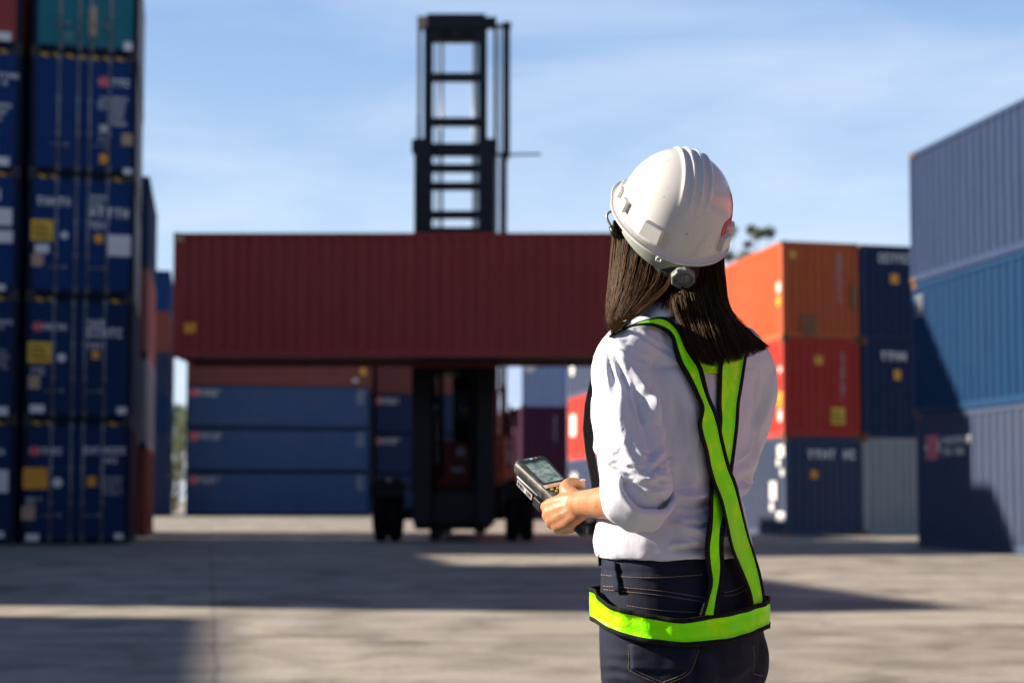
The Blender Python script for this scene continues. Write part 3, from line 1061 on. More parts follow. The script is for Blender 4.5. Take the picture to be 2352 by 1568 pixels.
LB = Vector((-.7071, -.7071, 0))     # her left
FB = Vector((-.7071, .7071, 0))      # the way her chest faces
YP = 2.47
PX0 = W(1550, 1147, YP).x
person = empty('person', (PX0, YP, 0), 0, label='person seen from behind in white shirt, jeans and lime safety harness, holding a scanner', cat='person')
POFF = Matrix.Translation((-PX0, -YP, 0))


def ppart(name, me, mats, parent=None, label=None):
    me.transform(POFF)
    return obj(name, me, mats, parent or person, label=label)


def catmull(pts, n):
    pts = [np.array(p, float) for p in pts]
    P_ = [2 * pts[0] - pts[1]] + pts + [2 * pts[-1] - pts[-2]]
    out = []
    segs = len(pts) - 1
    for k in range(n):
        t = k / (n - 1) * segs
        i = min(int(t), segs - 1)
        f = t - i
        p0, p1, p2, p3 = P_[i:i + 4]
        out.append(.5 * ((2 * p1) + (p2 - p0) * f + (2 * p0 - 5 * p1 + 4 * p2 - p3) * f * f + (3 * p1 - p0 - 3 * p2 + p3) * f ** 3))
    return out


def ell(mb, c, r, M3=None, n=16, mi=0):
    """closed ellipsoid"""
    c = Vector(c)
    rings = []
    for i in range(1, n):
        a = math.pi * i / n
        ring = []
        for k in range(n * 2):
            b = math.pi * k / n
            p = Vector((r[0] * math.sin(a) * math.cos(b), r[1] * math.sin(a) * math.sin(b), -r[2] * math.cos(a)))
            ring.append(c + (M3 @ p if M3 else p))
        rings.append(ring)
    mb.loft(rings, mi)


def limb(mb, pts, rad, n=20, flat=None, mi=0):
    """closed tapering limb with rounded ends through the given joints"""
    k = (len(pts) - 1) * 6 + 1
    sm = catmull([list(p) + [r] for p, r in zip(pts, rad)], k)
    P_ = [Vector(q[:3]) for q in sm]
    R_ = [q[3] for q in sm]
    t0 = (P_[0] - P_[1]).normalized(); t1 = (P_[-1] - P_[-2]).normalized()
    pre = [(P_[0] + t0 * R_[0] * s, R_[0] * math.sqrt(max(0.02, 1 - s * s))) for s in (.98, .8, .5)]
    post = [(P_[-1] + t1 * R_[-1] * s, R_[-1] * math.sqrt(max(0.02, 1 - s * s))) for s in (.5, .8, .98)]
    allp = pre + list(zip(P_, R_)) + post
    mb.tube([p for p, r in allp], [r for p, r in allp], n, mi)


def voxel(mb, size, smooth_it=6, name='m'):
    me = mb.mesh(name)
    bm = bmesh.new(); bm.from_mesh(me)
    bmesh.ops.recalc_face_normals(bm, faces=bm.faces[:])
    bm.to_mesh(me); bm.free()
    o = bpy.data.objects.new('tmp', me); COL.objects.link(o)
    md = o.modifiers.new('r', 'REMESH'); md.mode = 'VOXEL'; md.voxel_size = size; md.use_smooth_shade = True
    if smooth_it:
        s = o.modifiers.new('s', 'SMOOTH'); s.iterations = smooth_it; s.factor = .5
    dg = bpy.context.evaluated_depsgraph_get()
    out = bpy.data.meshes.new_from_object(o.evaluated_get(dg))
    bpy.data.objects.remove(o); bpy.data.meshes.remove(me)
    out.name = name
    return out


def coords(me):
    a = np.empty(len(me.vertices) * 3); me.vertices.foreach_get('co', a); return a.reshape(-1, 3)
def normals(me):
    a = np.empty(len(me.vertices) * 3); me.vertex_normals.foreach_get('vector', a); return a.reshape(-1, 3)
def setco(me, a):
    me.vertices.foreach_set('co', a.ravel()); me.update()


def fbm(co, scale, octaves=3, seed=0):
    out = np.zeros(len(co))
    off = Vector((seed * 7.1, seed * 3.3, seed * 1.7))
    for i, p in enumerate(co):
        out[i] = mnoise.fractal(Vector(p) * scale + off, 1.0, 2.0, octaves)
    return out


def fold(px, poly, amp, width, groove=.7, skew=1.5, pw=1.45):
    """height of one cloth fold running along a polyline; dies out at both ends"""
    poly = np.array(poly, float)
    if len(poly) > 2:
        poly = np.array(catmull(poly, 14))
    best = np.full(len(px), 1e9); sd = np.zeros(len(px)); tt = np.zeros(len(px))
    seg = np.linalg.norm(np.diff(poly, axis=0), axis=1); cum = np.concatenate([[0], np.cumsum(seg)]); tot = cum[-1]
    for i in range(len(poly) - 1):
        a, b = poly[i], poly[i + 1]; ab = b - a
        t = np.clip(((px - a) @ ab) / (ab @ ab), 0, 1)
        q = a + t[:, None] * ab
        v = px - q
        d = np.hypot(v[:, 0], v[:, 1])
        cr = ab[0] * v[:, 1] - ab[1] * v[:, 0]
        m_ = d < best
        best[m_] = d[m_]; sd[m_] = (np.sign(cr) * d)[m_]; tt[m_] = ((cum[i] + t * seg[i]) / tot)[m_]
    env = np.clip(np.sin(np.pi * np.clip(tt * .94 + .03, 0, 1)), 0, 1) ** .6
    return amp * env * (np.exp(-np.abs(sd / width) ** pw) - groove * np.exp(-np.abs((sd - skew * width) / width) ** 2))


def ring(c, a, bf, bb, z, n=64, e=2.0):
    """body section: a = half width, bf / bb = depth in front / behind"""
    out = []
    for k in range(n):
        t = 2 * math.pi * k / n
        ct, st = math.cos(t), math.sin(t)
        x = a * math.copysign(abs(ct) ** (2 / e), ct)
        y = (bf if st > 0 else bb) * math.copysign(abs(st) ** (2 / e), st)
        p = Vector((c.x, c.y, 0)) + LB * x + FB * y
        out.append((p.x, p.y, z))
    return out


def zc(y): return W(1176, y, YP).z
def cx(px): return Vector((W(px, 1147, YP).x, YP, 0))

# ------------------------------------------------------------------ joints
SL = W(1434, 838, 2.355); EL = W(1476, 1150, 2.285); WL = W(1330, 1157, 2.45)
SR = W(1716, 842, 2.575); ER = W(1664, 1100, 2.69); WR = W(1492, 1200, 2.63)

# ------------------------------------------------------------------ hard hat frame
HO = W(1541, 508, YP)
HN = Vector((.295, -.635, .713)).normalized()
h0 = Vector((-.47, .88, 0))
HF = (h0 - HN * h0.dot(HN)).normalized()
HF = Matrix.Rotation(R(-22), 3, HN) @ HF
HR = HF.cross(HN).normalized()
H3 = Matrix((HR, HF, HN)).transposed()          # local (right, front, up) -> world
# the head sits a little more level than the hat
q = Matrix.Rotation(R(-9), 3, HR)
K3 = q @ H3
KF, KN, KR = K3 @ Vector((0, 1, 0)), K3 @ Vector((0, 0, 1)), K3 @ Vector((1, 0, 0))
HC0 = HO - HN * .006                              # middle of the skull

# ------------------------------------------------------------------ body: one skin from face to fingertips
mb = MB()
def hd(x, y, z): return HC0 + KR * x + KF * y + KN * z
ell(mb, hd(0, -.006, .0), (.071, .092, .088), K3)                     # cranium
ell(mb, hd(0, .030, -.045), (.058, .058, .075), K3)                   # face
ell(mb, hd(0, .062, -.098), (.030, .026, .024), K3)                   # chin
ell(mb, hd(.030, .030, -.080), (.024, .045, .030), K3); ell(mb, hd(-.030, .030, -.080), (.024, .045, .030), K3)
limb(mb, [hd(0, .085, -.010), hd(0, .097, -.034), hd(0, .101, -.046)], [.006, .009, .011], 10)    # nose
ell(mb, hd(.011, .090, -.047), (.008, .010, .007), K3); ell(mb, hd(-.011, .090, -.047), (.008, .010, .007), K3)
ell(mb, hd(0, .086, -.068), (.020, .010, .0055), K3); ell(mb, hd(0, .084, -.077), (.017, .010, .006), K3)
ell(mb, hd(.031, .076, .004), (.020, .010, .006), K3); ell(mb, hd(-.031, .076, .004), (.020, .010, .006), K3)   # brows
for s in (1, -1):
    ell(mb, hd(.074 * s, .006, -.028), (.010, .020, .031), K3)        # ears
NB = Vector((cx(1562).x, YP - .005, zc(745)))
limb(mb, [hd(0, -.012, -.045), hd(0, -.004, -.10).lerp(NB, .45), NB + Vector((0, 0, .0)), NB + Vector((.0, 0, -.05))], [.052, .050, .054, .07])
body_rings = [(1300, 1548, .132, .098, .098), (1200, 1546, .122, .092, .092), (1100, 1546, .120, .088, .09), (1000, 1550, .134, .098, .096), (920, 1556, .142, .105, .095), (850, 1567, .146, .085, .085), (800, 1573, .120, .066, .07), (770, 1572, .08, .056, .06)]
mb.loft([ring(cx(c), a, f, b, zc(y), 40) for y, c, a, f, b in body_rings])
limb(mb, [SL + Vector((.012, .012, -.02)), W(1448, 1000, 2.318), EL], [.034, .033, .029])
limb(mb, [EL, W(1452, 1155, 2.305), W(1400, 1153, 2.362), W(1360, 1155, 2.412), WL], [.0300, .0315, .0285, .0245, .0225])
limb(mb, [SR + Vector((-.02, .005, -.02)), W(1700, 990, 2.64), ER], [.028, .026, .028])
limb(mb, [ER, ER.lerp(WR, .35), ER.lerp(WR, .75), WR], [.034, .032, .026, .022])


def finger(mb, pts, r):
    limb(mb, pts, r, 12)

# left hand: dorsum towards the camera, fingers wrapped round the scanner grip
def hw(x, y, Y): return W(x, y, Y)
mcp = [hw(1262, 1161, 2.510), hw(1262, 1178, 2.506), hw(1268, 1194, 2.500), hw(1281, 1207, 2.493)]
for j, r0 in zip(mcp, (.0115, .0115, .011, .0105)):
    limb(mb, [WL + (j - mcp[1]) * .45 + Vector((.002, 0, 0)), (WL + j) / 2 + (j - mcp[1]) * .35 + Vector((0, -.004, .001)), j], [.0150, .0150, r0 + .0015], 14)
limb(mb, [WL + Vector((-.004, .006, -.010)), hw(1312, 1192, 2.478), hw(1300, 1209, 2.494), hw(1291, 1213, 2.500)], [.017, .0175, .0135, .010], 14)   # heel of the hand
limb(mb, [WL + Vector((0, .008, .004)), hw(1300, 1166, 2.500), hw(1276, 1178, 2.520)], [.018, .018, .014], 14)
fing = [
    [mcp[0], hw(1253, 1163, 2.540), hw(1264, 1170, 2.578), hw(1290, 1171, 2.584)],
    [mcp[1], hw(1257, 1184, 2.538), hw(1270, 1192, 2.578), hw(1300, 1192, 2.582)],
    [mcp[2], hw(1265, 1201, 2.532), hw(1280, 1208, 2.568), hw(1308, 1206, 2.572)],
    [mcp[3], hw(1279, 1214, 2.520), hw(1296, 1218, 2.548), hw(1318, 1214, 2.552)]]
for pts, r0 in zip(fing, (.0092, .0095, .0090, .0080)):
    finger(mb, pts, [r0 + .0013, r0 + .0006, r0, r0 * .82])
ell(mb, hw(1292, 1172, 2.487), (.034, .0165, .030), Matrix.Rotation(R(28), 3, 'Y') @ Matrix.Rotation(R(-38), 3, 'Z'))
# thumb across the keys
finger(mb, [hw(1322, 1146, 2.468), hw(1302, 1126, 2.490), hw(1303, 1113, 2.512), hw(1318, 1108, 2.522), hw(1334, 1113, 2.524)], [.0165, .0135, .0112, .0100, .0088])
# right hand, cupped under the far end of the grip
ra = (WR - ER).normalized()
pm = WR + ra * .045
rup = Vector((0, 0, 1)); rs_ = ra.cross(rup).normalized()
limb(mb, [WR, WR + ra * .03, WR + ra * .075], [.020, .024, .022], 14)
for k, L_ in enumerate((.070, .078, .072, .056)):
    o_ = (k - 1.5) * .0185
    b0 = WR + ra * .078 + rup * (-o_) * .75 + rs_ * .006
    finger(mb, [WR + ra * .045 + rup * (-o_) * .6, b0, b0 + ra * L_ * .42 - rs_ * .014, b0 + ra * L_ * .60 - rs_ * .034, b0 + ra * L_ * .50 - rs_ * .052], [.011, .0095, .0088, .0082, .0072])
finger(mb, [WR + ra * .02 + rup * .014, WR + ra * .045 + rup * .034 - rs_ * .014, WR + ra * .070 + rup * .040 - rs_ * .03], [.013, .0105, .0088])
me = voxel(mb, .0026, 4, 'body')

m, nt, bs = new_mat('skin')
tc = N(nt, 'ShaderNodeTexCoord')
n1 = noise_tex(nt, tc.outputs['Object'], 38, 5, .6)
n2 = noise_tex(nt, tc.outputs['Object'], 420, 3, .6)
r1 = ramp(nt, n1.outputs['Fac'], [(.3, (.38, .155, .072)), (.5, (.45, .205, .098)), (.7, (.51, .26, .135))])
nt.links.new(r1.outputs['Color'], bs.inputs['Base Color'])
bs.inputs['Roughness'].default_value = .46
bs.inputs['Subsurface Weight'].default_value = .18
bs.inputs['Subsurface Radius'].default_value = (1, .35, .18)
bs.inputs['Subsurface Scale'].default_value = .006
n3 = noise_tex(nt, tc.outputs['Object'], 95, 4, .6, .6)
bq = N(nt, 'ShaderNodeBump'); bq.inputs['Strength'].default_value = .3; bq.inputs['Distance'].default_value = .0022
nt.links.new(n3.outputs['Fac'], bq.inputs['Height'])
bb = bump(nt, bs, n2.outputs['Fac'], .15, .0012)
nt.links.new(bq.outputs['Normal'], bb.inputs['Normal'])
M_skin = m
body = ppart('body', me, M_skin)
M_eye = simple('eye_white', (.75, .72, .70), .15)
M_iris = simple('iris', (.03, .015, .01), .1)
M_nail = simple('nail', (.72, .43, .36), .25)
for s in (1, -1):
    mb = MB(); ell(mb, hd(.031 * s, .073, -.012), (.012, .012, .010), K3, 10)
    ell(mb, hd(.031 * s, .0822, -.012), (.005, .003, .005), K3, 8, 1)
    ppart('eye', mb.mesh('eye', True), [M_eye, M_iris], body)
mb = MB()
tn = (W(1333, 1110, 2.524))
ell(mb, tn + Vector((.002, -.005, .0045)), (.0075, .004, .0035), Matrix.Rotation(R(-20), 3, 'Y'), 8)
ppart('thumb_nail', mb.mesh('thumb_nail', True), M_nail, body)

# ------------------------------------------------------------------ shirt
mb = MB()
tors = [(1279, 1548, .1500, .116, .116), (1266, 1548, .1540, .119, .118), (1240, 1546, .1550, .119, .117), (1200, 1544, .1490, .114, .111), (1150, 1543, .1420, .108, .106), (1100, 1544, .1400, .106, .105), (1050, 1547, .1460, .113, .108),
        (1000, 1550, .1530, .122, .110), (960, 1552, .158, .128, .110), (920, 1555, .161, .127, .108), (880, 1561, .163, .116, .103), (850, 1566, .163, .102, .097), (820, 1571, .152, .088, .090), (795, 1573, .139, .078, .083), (772, 1572, .113, .070, .076), (752, 1570, .080, .062, .068), (742, 1568, .06, .055, .06)]
mb.loft([ring(cx(c), a, f, b, zc(y), 72, 2.15) for y, c, a, f, b in tors])
limb(mb, [W(1466, 800, 2.385), W(1433, 838, 2.358), W(1435, 900, 2.340), W(1440, 960, 2.322), W(1446, 1024, 2.305), W(1462, 1075, 2.290), W(1474, 1108, 2.285), W(1470, 1122, 2.285)],
     [.055, .0525, .0540, .0565, .0550, .0520, .0500, .0460], 28)
limb(mb, [W(1680, 812, 2.55), SR, W(1722, 900, 2.60), W(1706, 990, 2.63), W(1684, 1050, 2.665), ER + Vector((-.01, .01, 0))], [.056, .050, .050, .049, .047, .044], 24)
limb(mb, [ER, ER.lerp(WR, .25), ER.lerp(WR, .38)], [.048, .047, .046], 20)
me = voxel(mb, .0029, 9, 'shirt')
co = coords(me); no = normals(me); px = proj_np(co)
facing = np.clip(-(no[:, 1]) * 2.5 + .35, 0, 1)
near_arm = np.clip((2.412 - co[:, 1]) / .035, 0, 1) * np.clip((1562 - px[:, 0]) / 26, 0, 1)
near_arm = np.where(px[:, 1] < 860, np.clip((2.425 - co[:, 1]) / .03, 0, 1) * np.clip((1500 - px[:, 0]) / 40, 0, 1), near_arm)
D = np.zeros(len(co))
arm_f = [([(1427, 806), (1462, 868), (1490, 930), (1513, 985), (1524, 1045)], .0065, 13), ([(1450, 832), (1490, 885), (1512, 930), (1519, 975)], -.0055, 12),
         ([(1498, 905), (1492, 935), (1503, 962)], .006, 11), ([(1386, 806), (1379, 850), (1374, 900)], .0026, 6), ([(1398, 800), (1396, 850), (1400, 905)], .003, 6), ([(1410, 800), (1416, 850), (1430, 900)], .003, 6.5), ([(1418, 802), (1432, 846), (1452, 893)], .0028, 6),
         ([(1429, 890), (1424, 950), (1436, 1020), (1470, 1085), (1500, 1120)], .0055, 15), ([(1400, 930), (1402, 990), (1430, 1050), (1462, 1100)], .0035, 13), ([(1364, 985), (1372, 1030), (1400, 1062), (1432, 1080)], .006, 11),
         ([(1368, 900), (1372, 960), (1392, 1020)], .003, 12), ([(1372, 1040), (1392, 1072), (1420, 1085)], -.004, 8), ([(1540, 1075), (1500, 1098), (1455, 1098)], .0035, 9), ([(1538, 1118), (1510, 1128), (1470, 1125)], .0035, 8),
         ([(1530, 1030), (1505, 1055), (1490, 1090)], .0035, 9), ([(1440, 985), (1470, 1040), (1500, 1070)], .003, 12),
         ([(1392, 808), (1388, 840), (1388, 870)], .002, 4), ([(1404, 800), (1406, 835), (1412, 862)], .002, 4), ([(1500, 1085), (1520, 1096), (1540, 1098)], .003, 5), ([(1490, 1108), (1515, 1112), (1542, 1108)], .003, 5), ([(1395, 1066), (1418, 1092), (1446, 1104)], .0045, 7), ([(1380, 950), (1386, 1000), (1408, 1040)], .0025, 7), ([(1470, 900), (1482, 960), (1508, 1030)], .0028, 7), ([(1444, 860), (1452, 920), (1474, 985)], .0022, 6), ([(1530, 1060), (1515, 1078), (1495, 1092)], .003, 5)]
for poly, a, w_ in arm_f:
    D += 1.5 * fold(px, poly, a, w_) * near_arm * facing
seam = fold(px, [(1366, 838), (1378, 808), (1398, 796), (1424, 798), (1452, 824)], -.0035, 4.5, 0)
D += seam * near_arm
back_f = [([(1511, 1185), (1560, 1208), (1621, 1230), (1690, 1236)], .0065, 14), ([(1530, 1128), (1580, 1142), (1640, 1134), (1700, 1122)], .0055, 12), ([(1420, 1236), (1500, 1246), (1600, 1246), (1680, 1232)], .005, 11),
          ([(1380, 1262), (1400, 1225), (1432, 1212), (1462, 1235)], .006, 11), ([(1404, 1268), (1420, 1240), (1450, 1246)], .0045, 9), ([(1372, 1248), (1380, 1210), (1400, 1190)], .004, 10),
          ([(1690, 1090), (1722, 1062), (1748, 1010)], .005, 12), ([(1700, 1130), (1724, 1092), (1740, 1050)], .005, 10), ([(1776, 872), (1764, 930), (1742, 990)], .004, 12), ([(1730, 820), (1745, 880), (1740, 940)], .003, 12),
          ([(1555, 850), (1590, 960), (1600, 1060), (1590, 1140)], .0045, 22), ([(1545, 960), (1560, 1040), (1600, 1100)], .004, 18), ([(1440, 768), (1480, 790), (1530, 820), (1555, 826)], .003, 9), ([(1450, 790), (1490, 815), (1540, 832)], .0026, 9),
          ([(1640, 1262), (1560, 1262), (1470, 1272)], -.004, 7), ([(1530, 1010), (1545, 1080), (1530, 1150), (1500, 1180)], .0045, 14), ([(1560, 1190), (1600, 1200), (1640, 1196)], .003, 7), ([(1545, 1160), (1580, 1172), (1625, 1170)], .0025, 6), ([(1500, 1222), (1560, 1230), (1610, 1250)], .003, 7), ([(1470, 760), (1500, 782), (1538, 800)], .002, 5), ([(1548, 900), (1572, 960), (1580, 1030)], .0028, 9), ([(1690, 1060), (1712, 1040), (1730, 1005)], .0028, 6), ([(1696, 1150), (1706, 1120), (1722, 1095)], .003, 6)]
isback = 1 - near_arm
for poly, a, w_ in back_f:
    D += 2.3 * fold(px, poly, a, w_) * np.maximum(isback, px[:, 1] < 830) * facing
D += fold(px, [(1450, 836), (1500, 842), (1556, 838), (1650, 842), (1760, 838)], -.0016, 3.5, -.8) * isback * facing      # yoke seam
fr = random.Random(21)
for k in range(64):
    zone = fr.choice('eeewwsb')
    if zone == 'e':      # crumples round the elbow
        x, y, a, L_ = fr.uniform(1400, 1535), fr.uniform(1030, 1118), fr.gauss(.25, .35), fr.uniform(22, 60)
    elif zone == 'w':    # drag lines above the waistband
        x, y, a, L_ = fr.uniform(1520, 1650), fr.uniform(1110, 1250), fr.gauss(.15, .2), fr.uniform(30, 80)
    elif zone == 's':    # drape of the sleeve
        x, y, a, L_ = fr.uniform(1385, 1500), fr.uniform(830, 1000), fr.gauss(1.35, .2), fr.uniform(40, 110)
    else:
        x, y, a, L_ = fr.uniform(1560, 1760), fr.uniform(860, 1080), fr.gauss(1.4, .25), fr.uniform(50, 120)
    d_ = np.array([math.cos(a), math.sin(a)]) * L_ / 2; c_ = np.array([x, y]); nrm_ = np.array([-d_[1], d_[0]]) * fr.uniform(-.2, .2)
    m_ = near_arm if zone in 'es' else isback
    D += fold(px, [c_ - d_, c_ + nrm_, c_ + d_], fr.uniform(.0010, .0024) * fr.choice((1, 1, -1)), fr.uniform(3.6, 6.0)) * m_ * facing
n1 = fbm(co * np.array([1, 1, .30]), 13, 3, 2)
n2 = fbm(co, 34, 2, 5)
D += .0030 * n1 + .0010 * n2
co = co + no * D[:, None]
setco(me, co)
m, nt, bs = new_mat('white_cotton')
tc = N(nt, 'ShaderNodeTexCoord')
mp = N(nt, 'ShaderNodeMapping'); mp.inputs['Scale'].default_value = (1, 1, .35)
nt.links.new(tc.outputs['Object'], mp.inputs['Vector'])
n1 = noise_tex(nt, mp.outputs[0], 900, 3, .6)
n2 = noise_tex(nt, mp.outputs[0], 26, 5, .6)
bs.inputs['Base Color'].default_value = (.80, .82, .94, 1)
bs.inputs['Roughness'].default_value = .85
bs.inputs['Specular IOR Level'].default_value = .2
bs.inputs['Sheen Weight'].default_value = .15
rg = N(nt, 'ShaderNodeTexNoise', noise_type='RIDGED_MULTIFRACTAL')
for k_, v_ in (('Scale', 7.5), ('Detail', 4), ('Roughness', .55), ('Distortion', .9)):
    rg.inputs[k_].default_value = v_
mp2 = N(nt, 'ShaderNodeMapping'); mp2.inputs['Scale'].default_value = (1.4, 1.4, .55); mp2.inputs['Rotation'].default_value = (.5, .35, 0)
nt.links.new(tc.outputs['Object'], mp2.inputs['Vector']); nt.links.new(mp2.outputs[0], rg.inputs['Vector'])
b0 = N(nt, 'ShaderNodeBump'); b0.inputs['Strength'].default_value = .55; b0.inputs['Distance'].default_value = .006
nt.links.new(rg.outputs['Fac'], b0.inputs['Height'])
b1 = bump(nt, bs, n2.outputs['Fac'], .35, .003)
nt.links.new(b0.outputs['Normal'], b1.inputs['Normal'])
b2 = N(nt, 'ShaderNodeBump'); b2.inputs['Strength'].default_value = .25; b2.inputs['Distance'].default_value = .0006
nt.links.new(n1.outputs['Fac'], b2.inputs['Height']); nt.links.new(b1.outputs['Normal'], b2.inputs['Normal']); nt.links.new(b2.outputs['Normal'], bs.inputs['Normal'])
tr = N(nt, 'ShaderNodeBsdfTranslucent'); tr.inputs['Color'].default_value = (.7, .7, .72, 1)
mx = N(nt, 'ShaderNodeMixShader'); mx.inputs[0].default_value = .10
nt.links.new(bs.outputs[0], mx.inputs[1]); nt.links.new(tr.outputs[0], mx.inputs[2]); nt.links.new(mx.outputs[0], nt.nodes['Material Output'].inputs['Surface'])
M_shirt = m
shirt_me = me
shirt_bvh = BVHTree.FromPolygons([Vector(v) for v in co], [tuple(p.vertices) for p in me.polygons])
shirt = ppart('shirt', me, M_shirt)

# turned-up cuff
def cuff(c0, c1, r0, r1, name='cuff', seed=0, tilt=None):
    mb = MB()
    ax = (c1 - c0).normalized()
    u = ax.orthogonal().normalized() if tilt is None else (tilt - ax * tilt.dot(ax)).normalized()
    v = ax.cross(u)
    prof = [(0, 0, -.004), (0, .0, .004), (.12, 0, .0065), (.5, 0, .0055), (.88, 0, .0065), (1.0, 0, .005), (1.03, 0, 0), (1.0, 0, -.003), (.5, 0, -.004)]
    rings = []
    n = 56
    for (t, _, off) in prof:
        rg = []
        for k in range(n):
            a = 2 * math.pi * k / n
            wob = .0022 * math.sin(3 * a + 1 + seed) + .0016 * math.sin(7 * a + 2.2 * t + seed) + .0022 * math.sin(2 * a + 3 * t)
            rr_ = r0 + (r1 - r0) * t + off + wob
            rg.append(c0 + ax * ((c1 - c0).length * t + .004 * math.sin(2 * a + seed)) + (u * math.cos(a) + v * math.sin(a)) * rr_)
        rings.append(rg)
    mb.loft(rings, caps=False)
    vs = len(mb.v)
    for k in range(n):   # close the profile
        a, b = k, (k + 1) % n
        c, d = (len(prof) - 1) * n + k, (len(prof) - 1) * n + (k + 1) % n
        mb.f.append((a, c, d, b)); mb.m.append(0)
    me = mb.mesh(name, True)
    return ppart(name, me, M_shirt, shirt)
cuff(W(1486, 1114, 2.268), W(1443, 1160, 2.306), .0515, .0500, tilt=Vector((0, 0, 1)))
cuff(ER.lerp(WR, .28), ER.lerp(WR, .46), .049, .047, seed=2)

# collar: stand and fold
mb = MB()
ncx = Vector((cx(1556).x, YP - .012, 0))
def crg(r, y, dy=0.0, e=1.0):
    out = []
    for k in range(56):
        a = 2 * math.pi * k / 56
        d = LB * math.cos(a) * r + FB * math.sin(a) * r * .92
        z = zc(y) - .020 * (math.sin(a)) + .002 * math.sin(5 * a)
        out.append((ncx.x + d.x, ncx.y + d.y, z + dy))
    return out
mb.loft([crg(.062, 754), crg(.0585, 720), crg(.0600, 707), crg(.0650, 704), crg(.0700, 712), crg(.0830, 745), crg(.0860, 753), crg(.0835, 754), crg(.068, 712), crg(.063, 752)], caps=False)
collar_bvh = BVHTree.FromPolygons([Vector(v) for v in mb.v], mb.f)
ppart('collar', mb.mesh('collar', True), M_shirt, shirt)

# ------------------------------------------------------------------ jeans and shoes
mb = MB()
jr = [(1262, 1546, .1400, .104, .104), (1290, 1547, .1430, .107, .108), (1340, 1551, .1500, .110, .116), (1400, 1556, .1570, .112, .122), (1450, 1560, .1620, .113, .126), (1500, 1562, .1640, .113, .127), (1550, 1562, .1610, .112, .118), (1590, 1560, .150, .106, .105), (1620, 1560, .12, .09, .09)]
mb.loft([ring(cx(c), a, f, b, zc(y), 72, 2.1) for y, c, a, f, b in jr])
bc = cx(1560)
for s in (1, -1):
    ell(mb, bc + LB * .066 * s - FB * .046 + Vector((0, 0, zc(1515))), (.076, .076, .085))
    hip = bc + LB * .079 * s; 
    foot = bc + LB * (.105 * s) + FB * (.03 if s > 0 else -.03)
    limb(mb, [Vector((hip.x, hip.y, zc(1545))), Vector((hip.x, hip.y, zc(1640))) + FB * .005, bc + LB * .088 * s + Vector((0, 0, .47)) + FB * .012, bc + LB * .097 * s + FB * -.01 + Vector((0, 0, .30)), Vector((foot.x, foot.y, .10))], [.080, .079, .058, .053, .044], 28)
me = voxel(mb, .0042, 6, 'jeans')
co = coords(me); no = normals(me); px = proj_np(co)
facing = np.clip(-(no[:, 1]) * 2.5 + .35, 0, 1)
D = np.zeros(len(co))
for poly, a, w_ in [([(1372, 1530), (1420, 1528), (1470, 1545)], .0035, 9), ([(1372, 1560), (1430, 1556), (1500, 1580)], .003, 9), ([(1395, 1350), (1440, 1348), (1490, 1360)], .003, 8), ([(1392, 1500), (1440, 1505), (1480, 1500)], .0025, 8),
                    ([(1640, 1560), (1690, 1548), (1740, 1520)], .003, 10), ([(1440, 1320), (1520, 1325), (1600, 1320)], .002, 8), ([(1600, 1478), (1602, 1520), (1590, 1580)], -.008, 11),
                    ([(1366, 1306), (1430, 1316), (1520, 1318), (1620, 1312)], -.0018, 3.5), ([(1366, 1282), (1400, 1300), (1500, 1304)], .001, 6)]:
    D += fold(px, poly, a, w_, .5) * facing
D += .0022 * fbm(co * np.array([1, 1, .6]), 16, 3, 9)
co = co + no * D[:, None]
setco(me, co)
m, nt, bs = new_mat('dark_denim')
tc = N(nt, 'ShaderNodeTexCoord')
wv = N(nt, 'ShaderNodeTexWave', wave_type='BANDS', bands_direction='DIAGONAL'); wv.inputs['Scale'].default_value = 420; wv.inputs['Distortion'].default_value = 1.5
nt.links.new(tc.outputs['Object'], wv.inputs['Vector'])
n1 = noise_tex(nt, tc.outputs['Object'], 14, 6, .65)
n2 = noise_tex(nt, tc.outputs['Object'], 700, 3, .6)
r1 = ramp(nt, n1.outputs['Fac'], [(.3, (.0035, .006, .019)), (.7, (.009, .016, .045))])
r2 = ramp(nt, n2.outputs['Fac'], [(.3, g(.6)), (.7, g(1.35))])
cc = mixc(nt, 1, r1.outputs['Color'], r2.outputs['Color'], 'MULTIPLY')
nt.links.new(cc, bs.inputs['Base Color'])
bs.inputs['Roughness'].default_value = .8
bs.inputs['Specular IOR Level'].default_value = .25
bs.inputs['Sheen Weight'].default_value = .03
bump(nt, bs, wv.outputs['Fac'], .25, .0008)
M_denim = m
M_thread = simple('tan_thread', (.30, .215, .15), .8, 0, .3, 60)
jeans_bvh = BVHTree.FromPolygons([Vector(v) for v in co], [tuple(p.vertices) for p in me.polygons])
jeans = ppart('jeans', me, M_denim)


def hit(bvh, x, y):
    d = (W(x, y, 2.0) - Vector((0, 0, EYE))).normalized()
    loc, nrm, i, dist = bvh.ray_cast(Vector((0, 0, EYE)), d)
    return loc, nrm


def stitch(name, poly, dash=4.2, gap=1.8, r=.00055):
    pts = catmull([list(p) for p in poly], 40) if len(poly) > 2 else [np.array(poly[0], float) * (1 - t) + np.array(poly[1], float) * t for t in np.linspace(0, 1, 30)]
    cum = [0]
    for a, b in zip(pts, pts[1:]):
        cum.append(cum[-1] + np.linalg.norm(b - a))
    mb = MB(); t = 0
    def at(s):
        i = min(max(int(np.searchsorted(cum, s)) - 1, 0), len(pts) - 2)
        f = (s - cum[i]) / max(1e-6, cum[i + 1] - cum[i])
        return pts[i] * (1 - f) + pts[i + 1] * f
    while t + dash < cum[-1]:
        q = []
        for s in (t, t + dash / 2, t + dash):
            p = at(s); l, n_ = hit(jeans_bvh, *p)
            if l is None:
                q = None; break
            q.append(l + n_ * .0004)
        if q:
            mb.tube(q, r, 5)
        t += dash + gap
    if mb.v:
        ppart(name, mb.mesh(name), M_thread, jeans)

